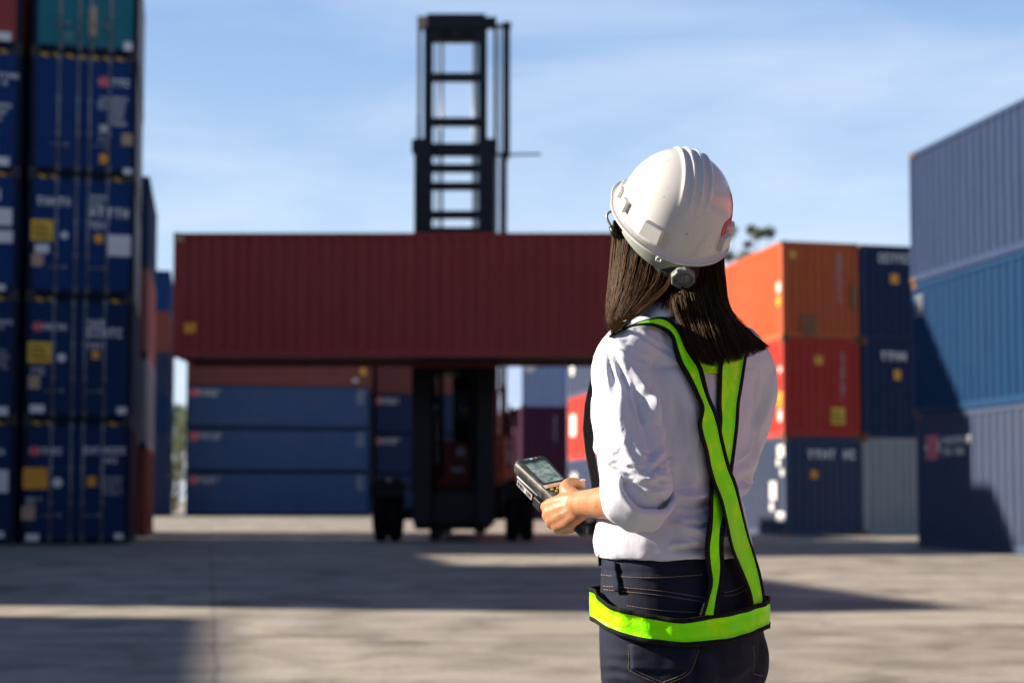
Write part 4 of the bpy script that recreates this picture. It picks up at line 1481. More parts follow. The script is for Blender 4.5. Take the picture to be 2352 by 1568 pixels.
stitch('waistband_stitching', [(1369, 1318), (1420, 1323), (1500, 1326), (1600, 1320), (1618, 1318)])
stitch('yoke_stitching', [(1387, 1345), (1450, 1350), (1530, 1358), (1618, 1372)])
stitch('yoke_stitching', [(1387, 1353), (1450, 1359), (1530, 1368), (1614, 1381)])
stitch('pocket_stitching', [(1440, 1390), (1500, 1399), (1560, 1404), (1600, 1405)])
stitch('side_stitching', [(1379, 1470), (1380, 1530), (1386, 1600)])
stitch('side_stitching', [(1386, 1325), (1384, 1360), (1383, 1395)])
stitch('pocket_stitching', [(1443, 1480), (1445, 1520), (1449, 1540), (1520, 1572), (1528, 1570), (1582, 1545), (1606, 1490)])
stitch('pocket_stitching', [(1449, 1481), (1451, 1518), (1455, 1535), (1520, 1565), (1527, 1564), (1577, 1540), (1600, 1488)])
stitch('pocket_mark', [(1505, 1484), (1517, 1499)], 3, 1); stitch('pocket_mark', [(1517, 1499), (1530, 1484)], 3, 1)
stitch('pocket_stitching', [(1730, 1484), (1732, 1510), (1729, 1545)])
stitch('pocket_stitching', [(1729, 1546), (1755, 1552)])
stitch('yoke_stitching', [(1664, 1360), (1690, 1354), (1712, 1342)]); stitch('yoke_stitching', [(1664, 1368), (1690, 1364), (1714, 1352)])


def patch(name, corners, off, mats, bvh, nu=6, nv=14, parent=None, thick=.0016):
    """strip of cloth laid on the body between four surveyed corners (tl, tr, br, bl)"""
    tl, tr, br, bl = [np.array(c, float) for c in corners]
    g1, g2 = [], []
    for j in range(nv + 1):
        for i in range(nu + 1):
            u, v = i / nu, j / nv
            p = (tl * (1 - u) + tr * u) * (1 - v) + (bl * (1 - u) + br * u) * v
            l, n_ = hit(bvh, *p)
            if l is None:
                return None
            g1.append(l + n_ * (off + thick)); g2.append(l + n_ * (off - .001))
    mb = MB()
    def idx(i, j): return j * (nu + 1) + i
    k = len(g1)
    fs = []
    for j in range(nv):
        for i in range(nu):
            fs.append((idx(i, j), idx(i, j + 1), idx(i + 1, j + 1), idx(i + 1, j)))
    rim = [idx(i, 0) for i in range(nu)] + [idx(nu, j) for j in range(nv)] + [idx(i, nv) for i in range(nu, 0, -1)] + [idx(0, j) for j in range(nv, 0, -1)]
    for a, b in zip(rim, rim[1:] + rim[:1]):
        fs.append((a, b, b + k, a + k))
    mb.add(g1 + g2, fs)
    return ppart(name, mb.mesh(name, True), mats, parent)
patch('belt_loop', [(1407, 1290), (1418, 1291), (1428, 1355), (1416, 1357)], .0035, M_denim, jeans_bvh, 3, 12, jeans, .003)
patch('pocket', [(1446, 1478), (1604, 1486), (1580, 1541), (1450, 1536)], .0008, M_denim, jeans_bvh, 14, 10, jeans, .0012)

M_shoe = simple('black_leather', (.015, .014, .013), .4, 0, .3, 12)
M_sole = simple('rubber_sole', (.03, .03, .03), .8)
for s in (1, -1):
    foot = bc + LB * (.105 * s) + FB * (.03 if s > 0 else -.03)
    mb = MB()
    rings = []
    for t, w_, h_ in ((-.085, .026, .07), (-.07, .034, .09), (-.02, .036, .10), (.04, .040, .075), (.10, .046, .055), (.14, .040, .042), (.165, .022, .03)):
        rings.append([foot + FB * t + LB * (w_ * math.cos(a)) + Vector((0, 0, .022 + h_ * max(0, math.sin(a)))) for a in [2 * math.pi * k / 24 for k in range(24)]])
    mb.loft(rings)
    sh = ppart('shoe', mb.mesh('shoe', True), M_shoe)
    mb = MB()
    out = [foot + FB * (t + .02) + LB * w_ for t, w_ in ((-.11, .0), (-.10, .026), (-.05, .036), (.06, .044), (.11, .044), (.145, .026), (.152, 0), (.145, -.026), (.11, -.044), (.06, -.044), (-.05, -.036), (-.10, -.026))]
    mb.loft([[Vector((p.x, p.y, .001)) for p in out], [Vector((p.x, p.y, .0219)) for p in out]])
    ppart('sole', mb.mesh('sole'), M_sole, sh)

# ------------------------------------------------------------------ safety harness
m, nt, bs = new_mat('lime_reflective_tape')
tc = N(nt, 'ShaderNodeTexCoord')
n1 = noise_tex(nt, tc.outputs['Object'], 24, 5, .6, 1.2)
n2 = noise_tex(nt, tc.outputs['Object'], 70, 4, .6, 2.0)
r1 = ramp(nt, n1.outputs['Fac'], [(.32, (.20, .94, .0)), (.52, (.27, 1.0, .0)), (.70, (.55, 1.0, .0))])
fl = N(nt, 'ShaderNodeVectorMath', operation='SCALE'); fl.inputs['Scale'].default_value = 1.4   # fluorescent dye: reflects more green than falls on it
nt.links.new(r1.outputs['Color'], fl.inputs[0]); nt.links.new(fl.outputs[0], bs.inputs['Base Color'])
bs.inputs['Roughness'].default_value = .42
bs.inputs['Specular IOR Level'].default_value = .18
bs.inputs['Coat Weight'].default_value = .08
bs.inputs['Coat Roughness'].default_value = .12
bump(nt, bs, n2.outputs['Fac'], .35, .006)
M_lime = m
M_bind = simple('black_binding', (.010, .010, .011), .85, 0, .4, 90, .4, .2)


def ribbon_mesh(Ls, Rs, normal_of, name, edge=.0105, thick=.0022, both=True):
    """bound tape: black binding | lime tape | black binding; Ls, Rs are 3-D edge points"""
    n = len(Ls)
    mb = MB()
    cols = []
    for i in range(n):
        a, b = Ls[i], Rs[i]
        w_ = (b - a).length
        e = min(.3, edge / w_)
        nn = normal_of(i)
        row = []
        for (t, lift) in ((0, .0), (.02, .0016), (e * .5, .0022), (e * .96, .0016), (e, .0004), (.35, .0012), (.5, .0014), (.65, .0012), (1 - e, .0004), (1 - e * .96, .0016), (1 - e * .5, .0022), (.98, .0016), (1, .0)):
            row.append(a.lerp(b, t) + nn * lift)
        cols.append(row)
    k = len(cols[0])
    top = [p for r in cols for p in r]
    bot = [p - normal_of(i) * (thick if 0 < j < k - 1 else .0004) for i, r in enumerate(cols) for j, p in enumerate([q for q in r])]
    fs_l, fs_b = [], []
    for i in range(n - 1):
        for j in range(k - 1):
            f = (i * k + j, i * k + j + 1, (i + 1) * k + j + 1, (i + 1) * k + j)
            (fs_l if 4 <= j < 8 else fs_b).append(f)
    N_ = len(top)
    mb.add(top + bot, fs_b, 1)
    b0 = 0
    for f in fs_l:
        mb.f.append(f); mb.m.append(0)
    for f in fs_l + fs_b:
        mb.f.append(tuple(i + N_ for i in f[::-1])); mb.m.append(1)
    for i in range(n - 1):
        for j in (0, k - 1):
            a, b = i * k + j, (i + 1) * k + j
            mb.f.append((a, b, b + N_, a + N_) if j == 0 else (b, a, a + N_, b + N_)); mb.m.append(1)
    return mb.mesh(name, True)


def near_depth(x, y):
    best = None
    for bvh in (shirt_bvh, jeans_bvh):
        l, n_ = hit(bvh, x, y)
        if l is not None and (best is None or l.y < best):
            best = l.y
    return best


def smooth1(a, it):
    a = np.array(a, float)
    for _ in range(it):
        b = a.copy()
        b[1:-1] = (a[:-2] + 2 * a[1:-1] + a[2:]) / 4
        a = b
    return a


def strap(name, left, right, parent, n=70, off=.004, extra=None, tail=None, smooth=30, front_n=0):
    lp = catmull(left, n); rp = catmull(right, n)
    dep = []
    for l, r in zip(lp, rp):
        c = [near_depth(*(l * (1 - t) + r * t)) for t in (.0, .25, .5, .75, 1.0)]
        c = [q for q in c if q is not None]
        dep.append(c and [min(c), np.mean(c)] or [np.nan, np.nan])
    dep = np.array(dep)
    for j in (0, 1):
        ok = ~np.isnan(dep[:, j]); dep[:, j] = np.interp(np.arange(n), np.arange(n)[ok], dep[ok, j])
    def edge_depth(pts):
        d = np.array([near_depth(*p) or np.nan for p in pts], float)
        ok = ~np.isnan(d)
        return np.interp(np.arange(n), np.arange(n)[ok], d[ok])
    dl, dr, dm = edge_depth(lp), edge_depth(rp), dep[:, 1]
    # a taut tape: smooth, never sinking into the cloth
    def taut(d):
        s = smooth1(d, smooth)
        lift = np.maximum(0, s - d + .001)
        return s - smooth1(np.maximum.reduce([np.roll(lift, k) for k in (-2, -1, 0, 1, 2)]), 6) - off
    dl, dr, dm = taut(dl), taut(dr), taut(dm)
    over = np.maximum(0, (dl + dr) / 2 - dm)
    ex = np.zeros(n) if extra is None else np.interp(np.linspace(0, 1, n), extra[0], extra[1])
    Ls = [W(l[0], l[1], a - o * .8 - e) for l, a, o, e in zip(lp, dl, over, ex)]
    Rs = [W(r[0], r[1], a - o * .8 - e) for r, a, o, e in zip(rp, dr, over, ex)]
    if tail:
        for a, b in tail['start'][::-1] if 'start' in tail else []:
            Ls.insert(0, a); Rs.insert(0, b)
        for a, b in tail['end'] if 'end' in tail else []:
            Ls.append(a); Rs.append(b)
    def nrm(i):
        j0, j1 = max(0, i - 1), min(len(Ls) - 1, i + 1)
        t = (Ls[j1] + Rs[j1]) - (Ls[j0] + Rs[j0])
        nn = t.cross(Rs[i] - Ls[i]).normalized()
        want = FB if (front_n and i < front_n) else Vector((.2, -1, .35))
        if nn.dot(want) < 0:
            nn = -nn
        return nn
    return ppart(name, ribbon_mesh(Ls, Rs, nrm, name), [M_lime, M_bind], parent)

# belt, a slack loop about the hips
tp = [(1352, 1341), (1358, 1348), (1380, 1372), (1404, 1389), (1465, 1404), (1520, 1415), (1572, 1421), (1607, 1414), (1660, 1405), (1714, 1394), (1745, 1383), (1767, 1373)]
bt = [(1351, 1420), (1362, 1428), (1380, 1440), (1404, 1453), (1450, 1470), (1510, 1480), (1572, 1486), (1620, 1482), (1679, 1475), (1720, 1462), (1745, 1451), (1758, 1443)]
tpx = np.array(tp); btx = np.array(bt)
Ls, Rs = [], []
ccx = cx(1559)
nb = 120
ea, eb = .1740, .1420
for k in range(nb + 1):
    t = 2 * math.pi * k / nb
    p = ccx + LB * (ea * math.cos(t)) + FB * ((eb if math.sin(t) < 0 else eb - .008) * math.sin(t))
    xs = 1176 + F * p.x / p.y
    nearside = (p - ccx).dot(Vector((.0, -1, 0))) > -.0
    yt = np.interp(xs, tpx[:, 0], tpx[:, 1]); yb = np.interp(xs, btx[:, 0], btx[:, 1])
    if nearside:
        zt, zb = W(xs, yt, p.y).z, W(xs, yb, p.y).z
    else:
        f = (xs - 1352) / (1767 - 1352)
        zt = zc(1345) * (1 - f) + zc(1372) * f; zb = zt - .052
    Rs.append(Vector((p.x, p.y, zt))); Ls.append(Vector((p.x, p.y, zb)))
zt_ = smooth1([p.z for p in Rs], 3); zb_ = smooth1([p.z for p in Ls], 3)
for i in range(len(Rs)):
    Rs[i].z = zt_[i]; Ls[i].z = zb_[i]
    out_ = (Vector((Rs[i].x, Rs[i].y, 0)) - ccx).normalized()
    w1 = .0022 * math.sin(i * .55) + .0018 * math.sin(i * 1.13 + 1)
    Rs[i] += out_ * w1; Ls[i] += out_ * (w1 * .4 + .0015 * math.sin(i * .8))
Rs[-1] = Rs[0].copy(); Ls[-1] = Ls[0].copy()
def bn(i):
    v = (Ls[i] + Rs[i]) / 2 - ccx; v.z = 0
    return v.normalized()
vest = ppart('safety_vest', ribbon_mesh(Ls, Rs, bn, 'safety_vest', .0082), [M_lime, M_bind])

s2l = [(1668, 772), (1658, 810), (1651, 844), (1649, 886), (1648, 929), (1650, 967), (1644, 1020), (1636, 1070), (1630, 1107), (1629, 1153), (1625, 1206), (1619, 1256), (1622, 1300), (1627, 1340), (1618, 1378), (1607, 1412)]
s2r = [(1727, 765), (1717, 812), (1711, 850), (1705, 890), (1699, 925), (1696, 973), (1691, 1017), (1684, 1072), (1677, 1130), (1670, 1180), (1664, 1217), (1662, 1260), (1664, 1300), (1661, 1331), (1655, 1366), (1650, 1412)]
r0a, r0b = W(1640, 745, 2.50), W(1706, 752, 2.555)
strap('strap', s2l, s2r, vest, tail={'start': [(W(1616, 800, 2.62), W(1668, 812, 2.66)), (W(1610, 765, 2.585), W(1664, 775, 2.63)), (W(1622, 745, 2.53), W(1682, 752, 2.585)), (W(1645, 750, 2.485), W(1706, 752, 2.535))]},
      extra=([0, .5, .62, .8, 1], [.0, .002, .008, .008, .020]))
s1l = [(1400, 772), (1444, 752), (1488, 747), (1520, 757), (1541, 776), (1547, 803), (1556, 832), (1576, 867), (1597, 908), (1609, 938), (1603, 973), (1606, 996), (1617, 1033), (1625, 1075), (1636, 1110), (1654, 1153), (1668, 1210), (1679, 1260), (1700, 1313), (1718, 1359), (1725, 1396)]
s1r = [(1440, 752), (1478, 738), (1518, 728), (1544, 737), (1563, 757), (1579, 791), (1597, 820), (1613, 845), (1623, 885), (1631, 914), (1645, 944), (1654, 973), (1661, 1008), (1670, 1046), (1680, 1080), (1692, 1112), (1704, 1164), (1718, 1224), (1732, 1267), (1746, 1313), (1755, 1359), (1758, 1390)]
front = [(W(1376, 1300, 2.475), W(1392, 1290, 2.53)), (W(1371, 1200, 2.50), W(1384, 1190, 2.555)), (W(1359, 1110, 2.525), W(1376, 1105, 2.575)), (W(1346, 1040, 2.535), W(1366, 1040, 2.59)), (W(1340, 985, 2.535), W(1362, 985, 2.59)), (W(1344, 930, 2.525), W(1366, 925, 2.585)), (W(1361, 850, 2.50), W(1386, 845, 2.56)), (W(1378, 795, 2.475), W(1408, 785, 2.54))]
strap('strap', s1l, s1r, vest, n=80, off=.0065, extra=([0, .35, .5, .62, .8, 1], [.002, .003, .006, .010, .010, .022]), tail={'start': front}, front_n=len(front) - 1)
strap('yoke_tape', [(1578, 778), (1580, 800), (1582, 858)], [(1668, 778), (1664, 800), (1660, 858)], vest, n=14, off=.0015)

# ------------------------------------------------------------------ hair
m, nt, bs = new_mat('dark_hair')
gi = N(nt, 'ShaderNodeNewGeometry')
r1 = ramp(nt, gi.outputs['Random Per Island'], [(.0, (.007, .004, .003)), (.45, (.018, .009, .005)), (.8, (.060, .028, .013)), (1, (.17, .082, .036))])
nt.links.new(r1.outputs['Color'], bs.inputs['Base Color'])
bs.inputs['Roughness'].default_value = .5
bs.inputs['Specular IOR Level'].default_value = .09
bs.inputs['Specular Tint'].default_value = (1, .66, .42, 1)
M_hair = m
M_scalp = simple('hair_mass', (.010, .007, .006), .6, 0, .3, 60)


def clear(x, y, Y, m_=.004):
    d = near_depth(x, y)
    l, n_ = hit(collar_bvh, x, y)
    if l is not None and (d is None or l.y < d):
        d = l.y
    return Y if d is None else min(Y, d - m_)

GL = [[(1411, 506, 2.475), (1404, 590, 2.4737), (1400, 640, 2.4706), (1396, 700, 2.4635), (1400, 735, 2.4526), (1409, 764, 2.44)], [(1440, 538, 2.458), (1428, 610, 2.4447), (1420, 660, 2.437), (1410, 710, 2.43), (1408, 742, 2.4191), (1412, 766, 2.41)], [(1478, 568, 2.446), (1464, 630, 2.4269), (1450, 670, 2.4138), (1432, 710, 2.407), (1418, 742, 2.4019), (1408, 768, 2.4)], [(1515, 586, 2.44), (1508, 640, 2.4166), (1488, 675, 2.4015), (1458, 712, 2.3978), (1432, 740, 2.396), (1412, 764, 2.398)], [(1548, 593, 2.436), (1540, 645, 2.4124), (1522, 672, 2.396), (1488, 702, 2.3861), (1450, 733, 2.3861), (1420, 760, 2.392)]]
GR = [[(1536, 590, 2.436), (1538, 645, 2.4114), (1546, 690, 2.386), (1560, 740, 2.3631), (1578, 790, 2.3431), (1606, 834, 2.328)], [(1570, 598, 2.434), (1573, 660, 2.4059), (1581, 705, 2.3809), (1594, 755, 2.3574), (1612, 805, 2.3359), (1636, 840, 2.322)], [(1605, 595, 2.436), (1613, 660, 2.4094), (1624, 705, 2.3839), (1638, 755, 2.3596), (1656, 806, 2.3412), (1676, 836, 2.33)], [(1632, 585, 2.444), (1642, 660, 2.4197), (1655, 705, 2.3952), (1676, 745, 2.3729), (1700, 790, 2.356), (1716, 820, 2.352)], [(1650, 581, 2.455), (1658, 650, 2.4342), (1668, 700, 2.414), (1690, 736, 2.3956), (1728, 776, 2.3803), (1750, 806, 2.38)], [(1659, 576, 2.466), (1664, 650, 2.4477), (1671, 700, 2.4288), (1690, 732, 2.4114), (1732, 770, 2.3946), (1766, 795, 2.396)]]
for g_ in GR[:4]:
    for k_, dd in ((0, .010), (1, .016), (2, .008)):
        g_[k_] = (g_[k_][0], g_[k_][1], g_[k_][2] + dd)


GM = [[(1522, 585, 2.43), (1520, 630, 2.425), (1512, 668, 2.40), (1496, 700, 2.39), (1476, 724, 2.385)],
      [(1540, 590, 2.43), (1539, 640, 2.42), (1536, 680, 2.40), (1528, 712, 2.385), (1520, 742, 2.38)],
      [(1560, 592, 2.43), (1558, 645, 2.42), (1556, 690, 2.395), (1560, 735, 2.375), (1574, 790, 2.36)]]


def guide(G, s, t):
    k = s * (len(G) - 1); i = min(int(k), len(G) - 2); f = k - i
    a, b = G[i], G[i + 1]
    kk = t * (len(a) - 1)
    j = min(int(kk), len(a) - 2); u = kk - j
    def cr(g_):
        p = [np.array(g_[max(0, min(len(g_) - 1, j + d))], float) for d in (-1, 0, 1, 2)]
        return .5 * (2 * p[1] + (p[2] - p[0]) * u + (2 * p[0] - 5 * p[1] + 4 * p[2] - p[3]) * u * u + (3 * p[1] - p[0] - 3 * p[2] + p[3]) * u ** 3)
    return cr(a) * (1 - f) + cr(b) * f

GRIDS = {}
def depth_grid(G, key):
    """safe depth for hair over the shoulders, on a coarse grid"""
    g_ = np.zeros((25, 21))
    for i in range(25):
        for j in range(21):
            x, y, Y = guide(G, i / 24, j / 20)
            g_[i, j] = clear(x, y, Y)
    GRIDS[key] = g_
    return g_
def safe(key, s, t):
    g_ = GRIDS[key]
    a, b = s * 24, t * 20
    i, j = min(int(a), 23), min(int(b), 19)
    u, v = a - i, b - j
    return (g_[i, j] * (1 - u) + g_[i + 1, j] * u) * (1 - v) + (g_[i, j + 1] * (1 - u) + g_[i + 1, j + 1] * u) * v

depth_grid(GL, 'L'); depth_grid(GR, 'R'); depth_grid(GM, 'M')
hr = random.Random(11)
mb = MB()
# solid core just under the strands
for G, key in ((GL, 'L'), (GR, 'R')):
    top, bot = [], []
    n_, k_ = 24, 18
    for j in range(k_ + 1):
        t = j / k_ * (.80 if key == 'R' else .9)
        ra_, rb_ = [], []
        for i in range(n_ + 1):
            s = i / n_
            x, y, Y = guide(G, s, t)
            d = safe(key, s, t)
            ra_.append(W(x, y, d + .0035)); rb_.append(W(x, y, d + .0035 + .012 * (1 - t) + .001))
        top.append(ra_); bot.append(rb_)
    rings = [a + b[::-1] for a, b in zip(top, bot)]
    mb.loft(rings)
# hair over the skull below the hat
ell(mb, HC0 - KN * .020 - KF * .008, (.0740, .0830, .076), K3, 18)
limb(mb, [W(1540, 600, 2.475), W(1545, 650, 2.465), W(1556, 700, 2.46)], [.066, .056, .048], 20)
core = ppart('hair', mb.mesh('hair', True), M_scalp)


def strand(mb, pts, r0, r1):
    vs, n = [], len(pts)
    for i, p in enumerate(pts):
        t = (pts[min(i + 1, n - 1)] - pts[max(i - 1, 0)])
        sd_ = t.cross(Vector((0, -1, .1))).normalized()
        r = r0 + (r1 - r0) * (i / (n - 1)) ** 2
        vs += [p - sd_ * r, p + sd_ * r, p + Vector((0, -r * 1.1, 0))]
    fs = []
    for i in range(n - 1):
        a, b = i * 3, i * 3 + 3
        fs += [(a, a + 2, b + 2, b), (a + 2, a + 1, b + 1, b + 2), (a + 1, a, b, b + 1)]
    mb.add(vs, fs)

mb = MB()
for G, key, count, nclump in ((GL, 'L', 3400, 70), (GR, 'R', 5200, 80), (GM, 'M', 800, 26)):
    clumps = [(hr.random(), hr.gauss(0, 1), abs(hr.gauss(0, .0014)), hr.uniform(.92, 1.0)) for _ in range(nclump)]
    for k in range(count):
        c = clumps[hr.randrange(nclump)]
        s0 = min(1, max(0, c[0] + hr.gauss(0, .06)))
        s1 = min(1, max(0, c[0] + hr.gauss(0, .030 if key == 'R' else .034)))
        tl = max(.6, 1.02 - abs(hr.gauss(0, .085)) - (.05 if hr.random() < .25 else 0)) if key == 'R' else max(.4 if key == 'M' else .7, (.8 if key == 'M' else 1.02) - abs(hr.gauss(0, .25 if key == 'M' else .05)))
        dj = abs(hr.gauss(0, .0030)) + .5 * c[2] + .0014 * (1 + math.sin(s0 * (31 if key == 'L' else 47) + 1.3))
        wx, wy = hr.gauss(0, 1.6), hr.gauss(0, 1)
        ph = hr.random() * 6
        pts = []
        for j in range(13):
            f = j / 12
            t = f * tl
            s = s0 * (1 - f) + s1 * f
            tq = min(1, t)
            x, y, Y = guide(G, s, tq)
            if t > 1:
                x2, y2, _ = guide(G, s, .96); x += (x - x2) * (t - 1) / .04; y += (y - y2) * (t - 1) / .04
            x += wx * (.4 + f) + 1.9 * math.sin(f * 4.4 + ph)
            pts.append(W(x, y, safe(key, s, tq) - dj * (1 - .5 * f) + .002))
        strand(mb, pts, hr.uniform(.00022, .00046), .00006)
# flyaways
for k in range(150):
    left = k < 95
    G, key = (GL, 'L') if left else (GR, 'R')
    s0 = hr.random() * .35 if left else 1 - hr.random() * .5
    e = hr.uniform(3, 24) * hr.random() * (-1 if left else 1)
    t0 = hr.uniform(.0, .5); t1 = hr.uniform(.6, 1.0)
    pts = []
    for j in range(11):
        f = j / 10
        x, y, Y = guide(G, s0, t0 + (t1 - t0) * f)
        x += e * f * f * (1 if hr.random() else 1); y += hr.uniform(-.5, .5)
        pts.append(W(x, y, safe(key, s0, t0 + (t1 - t0) * f) - .004))
    strand(mb, pts, .00038, .00012)
ppart('hair_strands', mb.mesh('hair_strands'), M_hair, core)

# ------------------------------------------------------------------ hard hat
hat = empty('hard_hat', HO, 0, label='white hard hat with a red sticker worn by the person, tilted back', cat='hard hat')
HATM = Matrix.Translation(-HO)
def hpart(name, mb_or_me, mats, parent=None, smooth=True):
    me = mb_or_me.mesh(name, smooth) if isinstance(mb_or_me, MB) else mb_or_me
    me.transform(HATM)
    return obj(name, me, mats, parent or hat)
def hl(x, y, z): return HO + H3 @ Vector((x, y, z))

RX, RYF, RYB, RZ = .0985, .122, .114, .1215
def rimz(a):           # the rim dips a little at the back and rises at the temples
    return .004 * math.cos(2 * a) - .004 * math.sin(a)
def shell(a, p, off=0.0):
    """a: bearing (0 = right, 90 = front), p: 0 rim .. 1 crown"""
    e = p * math.pi / 2
    ce, se = math.cos(e) ** .80, math.sin(e) ** .94
    ca, sa = math.cos(a), math.sin(a)
    x = RX * ca * ce; y = (RYF if sa > 0 else RYB) * sa * ce; z = RZ * se
    z += rimz(a) * (1 - p)
    # crown ridges running front to back
    env = max(0, min(1, (p - .30) / .35)) ** 1.0
    env *= 1
    bump_ = 0
    for xi, amp, wd in ((-.023, .0034, .0030), (-.0085, .0034, .0028), (.0065, .0034, .0028), (.0225, .0034, .0030), (0, .0030, .034)):
        start = .36 + abs(xi) * 1.2
        en = max(0, min(1, (p - start) / .25))
        bump_ += amp * en * math.exp(-((x - xi) / wd) ** 2)
    n_ = Vector((x / RX ** 2, y / (RYF if sa > 0 else RYB) ** 2, max(z, .0) / RZ ** 2 + 1e-5)).normalized()
    q = Vector((x, y, z)) + n_ * (bump_ + off)
    return hl(*q)

mb = MB()
na, npp = 200, 74
rings = []
for j in range(npp + 1):
    p = .999 * j / npp
    rings.append([shell(2 * math.pi * k / na, p) for k in range(na)])
inner = [[shell(2 * math.pi * k / na, .999 * j / 20, -.0035) for k in range(na)] for j in range(21)]
# rim lip and peak
def lipw(a):
    s = math.sin(a)
    pk = max(0, (s - .25) / .75)
    return .0115 + .030 * pk ** 1.3
def lip(a, t, dz):
    b = shell(a, 0)
    d = H3 @ Vector((math.cos(a) * .92, math.sin(a), 0)).normalized()
    return b + d * lipw(a) * t + HN * (dz - .006 * t - .10 * lipw(a) * t * (1 if math.sin(a) > .3 else .0))
lipr = [[lip(2 * math.pi * k / na, t, dz) for k in range(na)] for t, dz in ((.0, .0), (.25, .0005), (.6, .0), (.93, .0005), (1.0, .0015), (1.06, .0005), (1.04, -.0025), (.9, -.0038), (.4, -.0036), (-.02, -.0034))]
seq = rings[::-1] + lipr[1:] + inner
mb.loft(seq, caps=False)
m, nt, bs = new_mat('white_hat_plastic')
tc = N(nt, 'ShaderNodeTexCoord')
n1 = noise_tex(nt, tc.outputs['Object'], 9, 5, .6)
n2 = noise_tex(nt, tc.outputs['Object'], 75, 6, .75, .4)
mpz = N(nt, 'ShaderNodeMapping'); mpz.inputs['Scale'].default_value = (1, 6, 1); mpz.inputs['Rotation'].default_value = (.3, .2, .5)
nt.links.new(tc.outputs['Object'], mpz.inputs['Vector'])
n3 = noise_tex(nt, mpz.outputs[0], 38, 4, .6)
r1 = ramp(nt, n1.outputs['Fac'], [(.3, (.73, .72, .70)), (.7, (.80, .795, .78))])
r2 = ramp(nt, n2.outputs['Fac'], [(.635, g(0)), (.69, g(.7))])
r3 = ramp(nt, n3.outputs['Fac'], [(.66, g(0)), (.72, g(.35))])
c1 = mixc(nt, r2.outputs['Color'], r1.outputs['Color'], (.22, .19, .16))
c2 = mixc(nt, r3.outputs['Color'], c1, (.50, .47, .43))
nt.links.new(c2, bs.inputs['Base Color'])
rr2 = ramp(nt, n1.outputs['Fac'], [(.3, g(.09)), (.7, g(.20))])
nt.links.new(rr2.outputs['Color'], bs.inputs['Roughness'])
bs.inputs['Specular IOR Level'].default_value = .5
bs.inputs['Subsurface Weight'].default_value = .06
bs.inputs['Subsurface Scale'].default_value = .01
M_hat = m
sh = hpart('shell', mb, M_hat)
# accessory lugs round the rim
def lug(a, w_, h_, d_, tilt=0.0):
    c = shell(a, .04)
    out_ = (H3 @ Vector((math.cos(a), math.sin(a) * .9, .0))).normalized()
    up = HN; tan = up.cross(out_).normalized()
    mb = MB()
    M4 = Matrix((tan, out_, up)).transposed().to_4x4(); M4.translation = c - out_ * .004
    bm = bmesh.new()
    bmesh.ops.create_cube(bm, size=1)
    for v in bm.verts:
        top = v.co.z > 0
        v.co = Vector((v.co.x * w_ * (.92 if top else 1.0), (v.co.y + .5) * d_ * (1.0 if not top else .78), (v.co.z + .5) * h_))
    bmesh.ops.bevel(bm, geom=bm.edges[:], offset=.0016, segments=2, affect='EDGES', profile=.5)
    bm.verts.index_update()
    mb.add([M4 @ v.co for v in bm.verts], [[v.index for v in f.verts] for f in bm.faces])
    bm.free()
    hpart('lug', mb, M_hat, sh, False)
for deg, w_, h_, d_ in ((-122, .040, .026, .015), (-38, .030, .026, .015), (-165, .022, .020, .013), (-8, .022, .022, .014), (172, .020, .016, .012), (158, .016, .016, .012), (25, .02, .018, .012)):
    lug(R(deg), w_, h_, d_)
# suspension: nape band with its ratchet knob
M_band = simple('grey_suspension_plastic', (.27, .30, .26), .5, 0, .15, 20)
mb = MB()
bands = []
for (r_, z_) in ((.0855, -.002), (.0870, -.002), (.0862, -.029), (.0847, -.029)):
    bands.append([hl(r_ * 1.0 * math.cos(a), (r_ * 1.16) * math.sin(a) - .004, z_ - .012 * max(0, -math.sin(a)) ** 3) for a in [R(195) + R(150) * k / 48 for k in range(49)]])
for i in range(4):
    a_, b_ = bands[i], bands[(i + 1) % 4]
    k0 = len(mb.v)
    mb.v += [tuple(p) for p in a_ + b_]
    for k in range(48):
        mb.f.append((k0 + k, k0 + k + 1, k0 + 49 + k + 1, k0 + 49 + k)); mb.m.append(0)
band = hpart('nape_band', mb, M_band)
kc = hl(.019, -.131, -.029)
kd = (H3 @ Vector((0, -1, -.10))).normalized()
ku = (HN - kd * HN.dot(kd)).normalized(); kr = kd.cross(ku)
def kring(r_, d_, n=60, lob=.0):
    return [kc + kd * d_ + (kr * math.cos(a) + ku * math.sin(a)) * r_ * (1 + lob * math.cos(8 * a)) for a in [2 * math.pi * k / n for k in range(n)]]
mb = MB(); mb.loft([kring(.0200, -.006, 60, .035), kring(.0205, .004, 60, .035), kring(.0188, .0065, 60, .035), kring(.0160, .0068), kring(.0150, .0045), kring(.010, .0045), kring(.009, .008), kring(.002, .0082)])
M_knob = simple('dark_grey_knob', (.19, .21, .19), .5, 0, .15, 20)
kn = hpart('ratchet_knob', mb, M_knob)
for k in range(3):
    a = R(90 + 120 * k)
    d0 = kr * math.cos(a) + ku * math.sin(a)
    mb = MB(); mb.tube([kc + kd * .0078 + d0 * .002, kc + kd * .0062 + d0 * .0140], .0016, 6)
    hpart('knob_spoke', mb, M_knob, kn)
# small eyelet under the rim
mb = MB()
ec = lip(R(-106), 1.0, -.006)
for k in range(1):
    ring_pts = [ec + HR * .0045 * math.cos(a) + HN * .0045 * math.sin(a) for a in [2 * math.pi * i / 14 for i in range(15)]]
    mb.tube(ring_pts, .0018, 6, caps=False)
hpart('eyelet', mb, M_hat, sh)
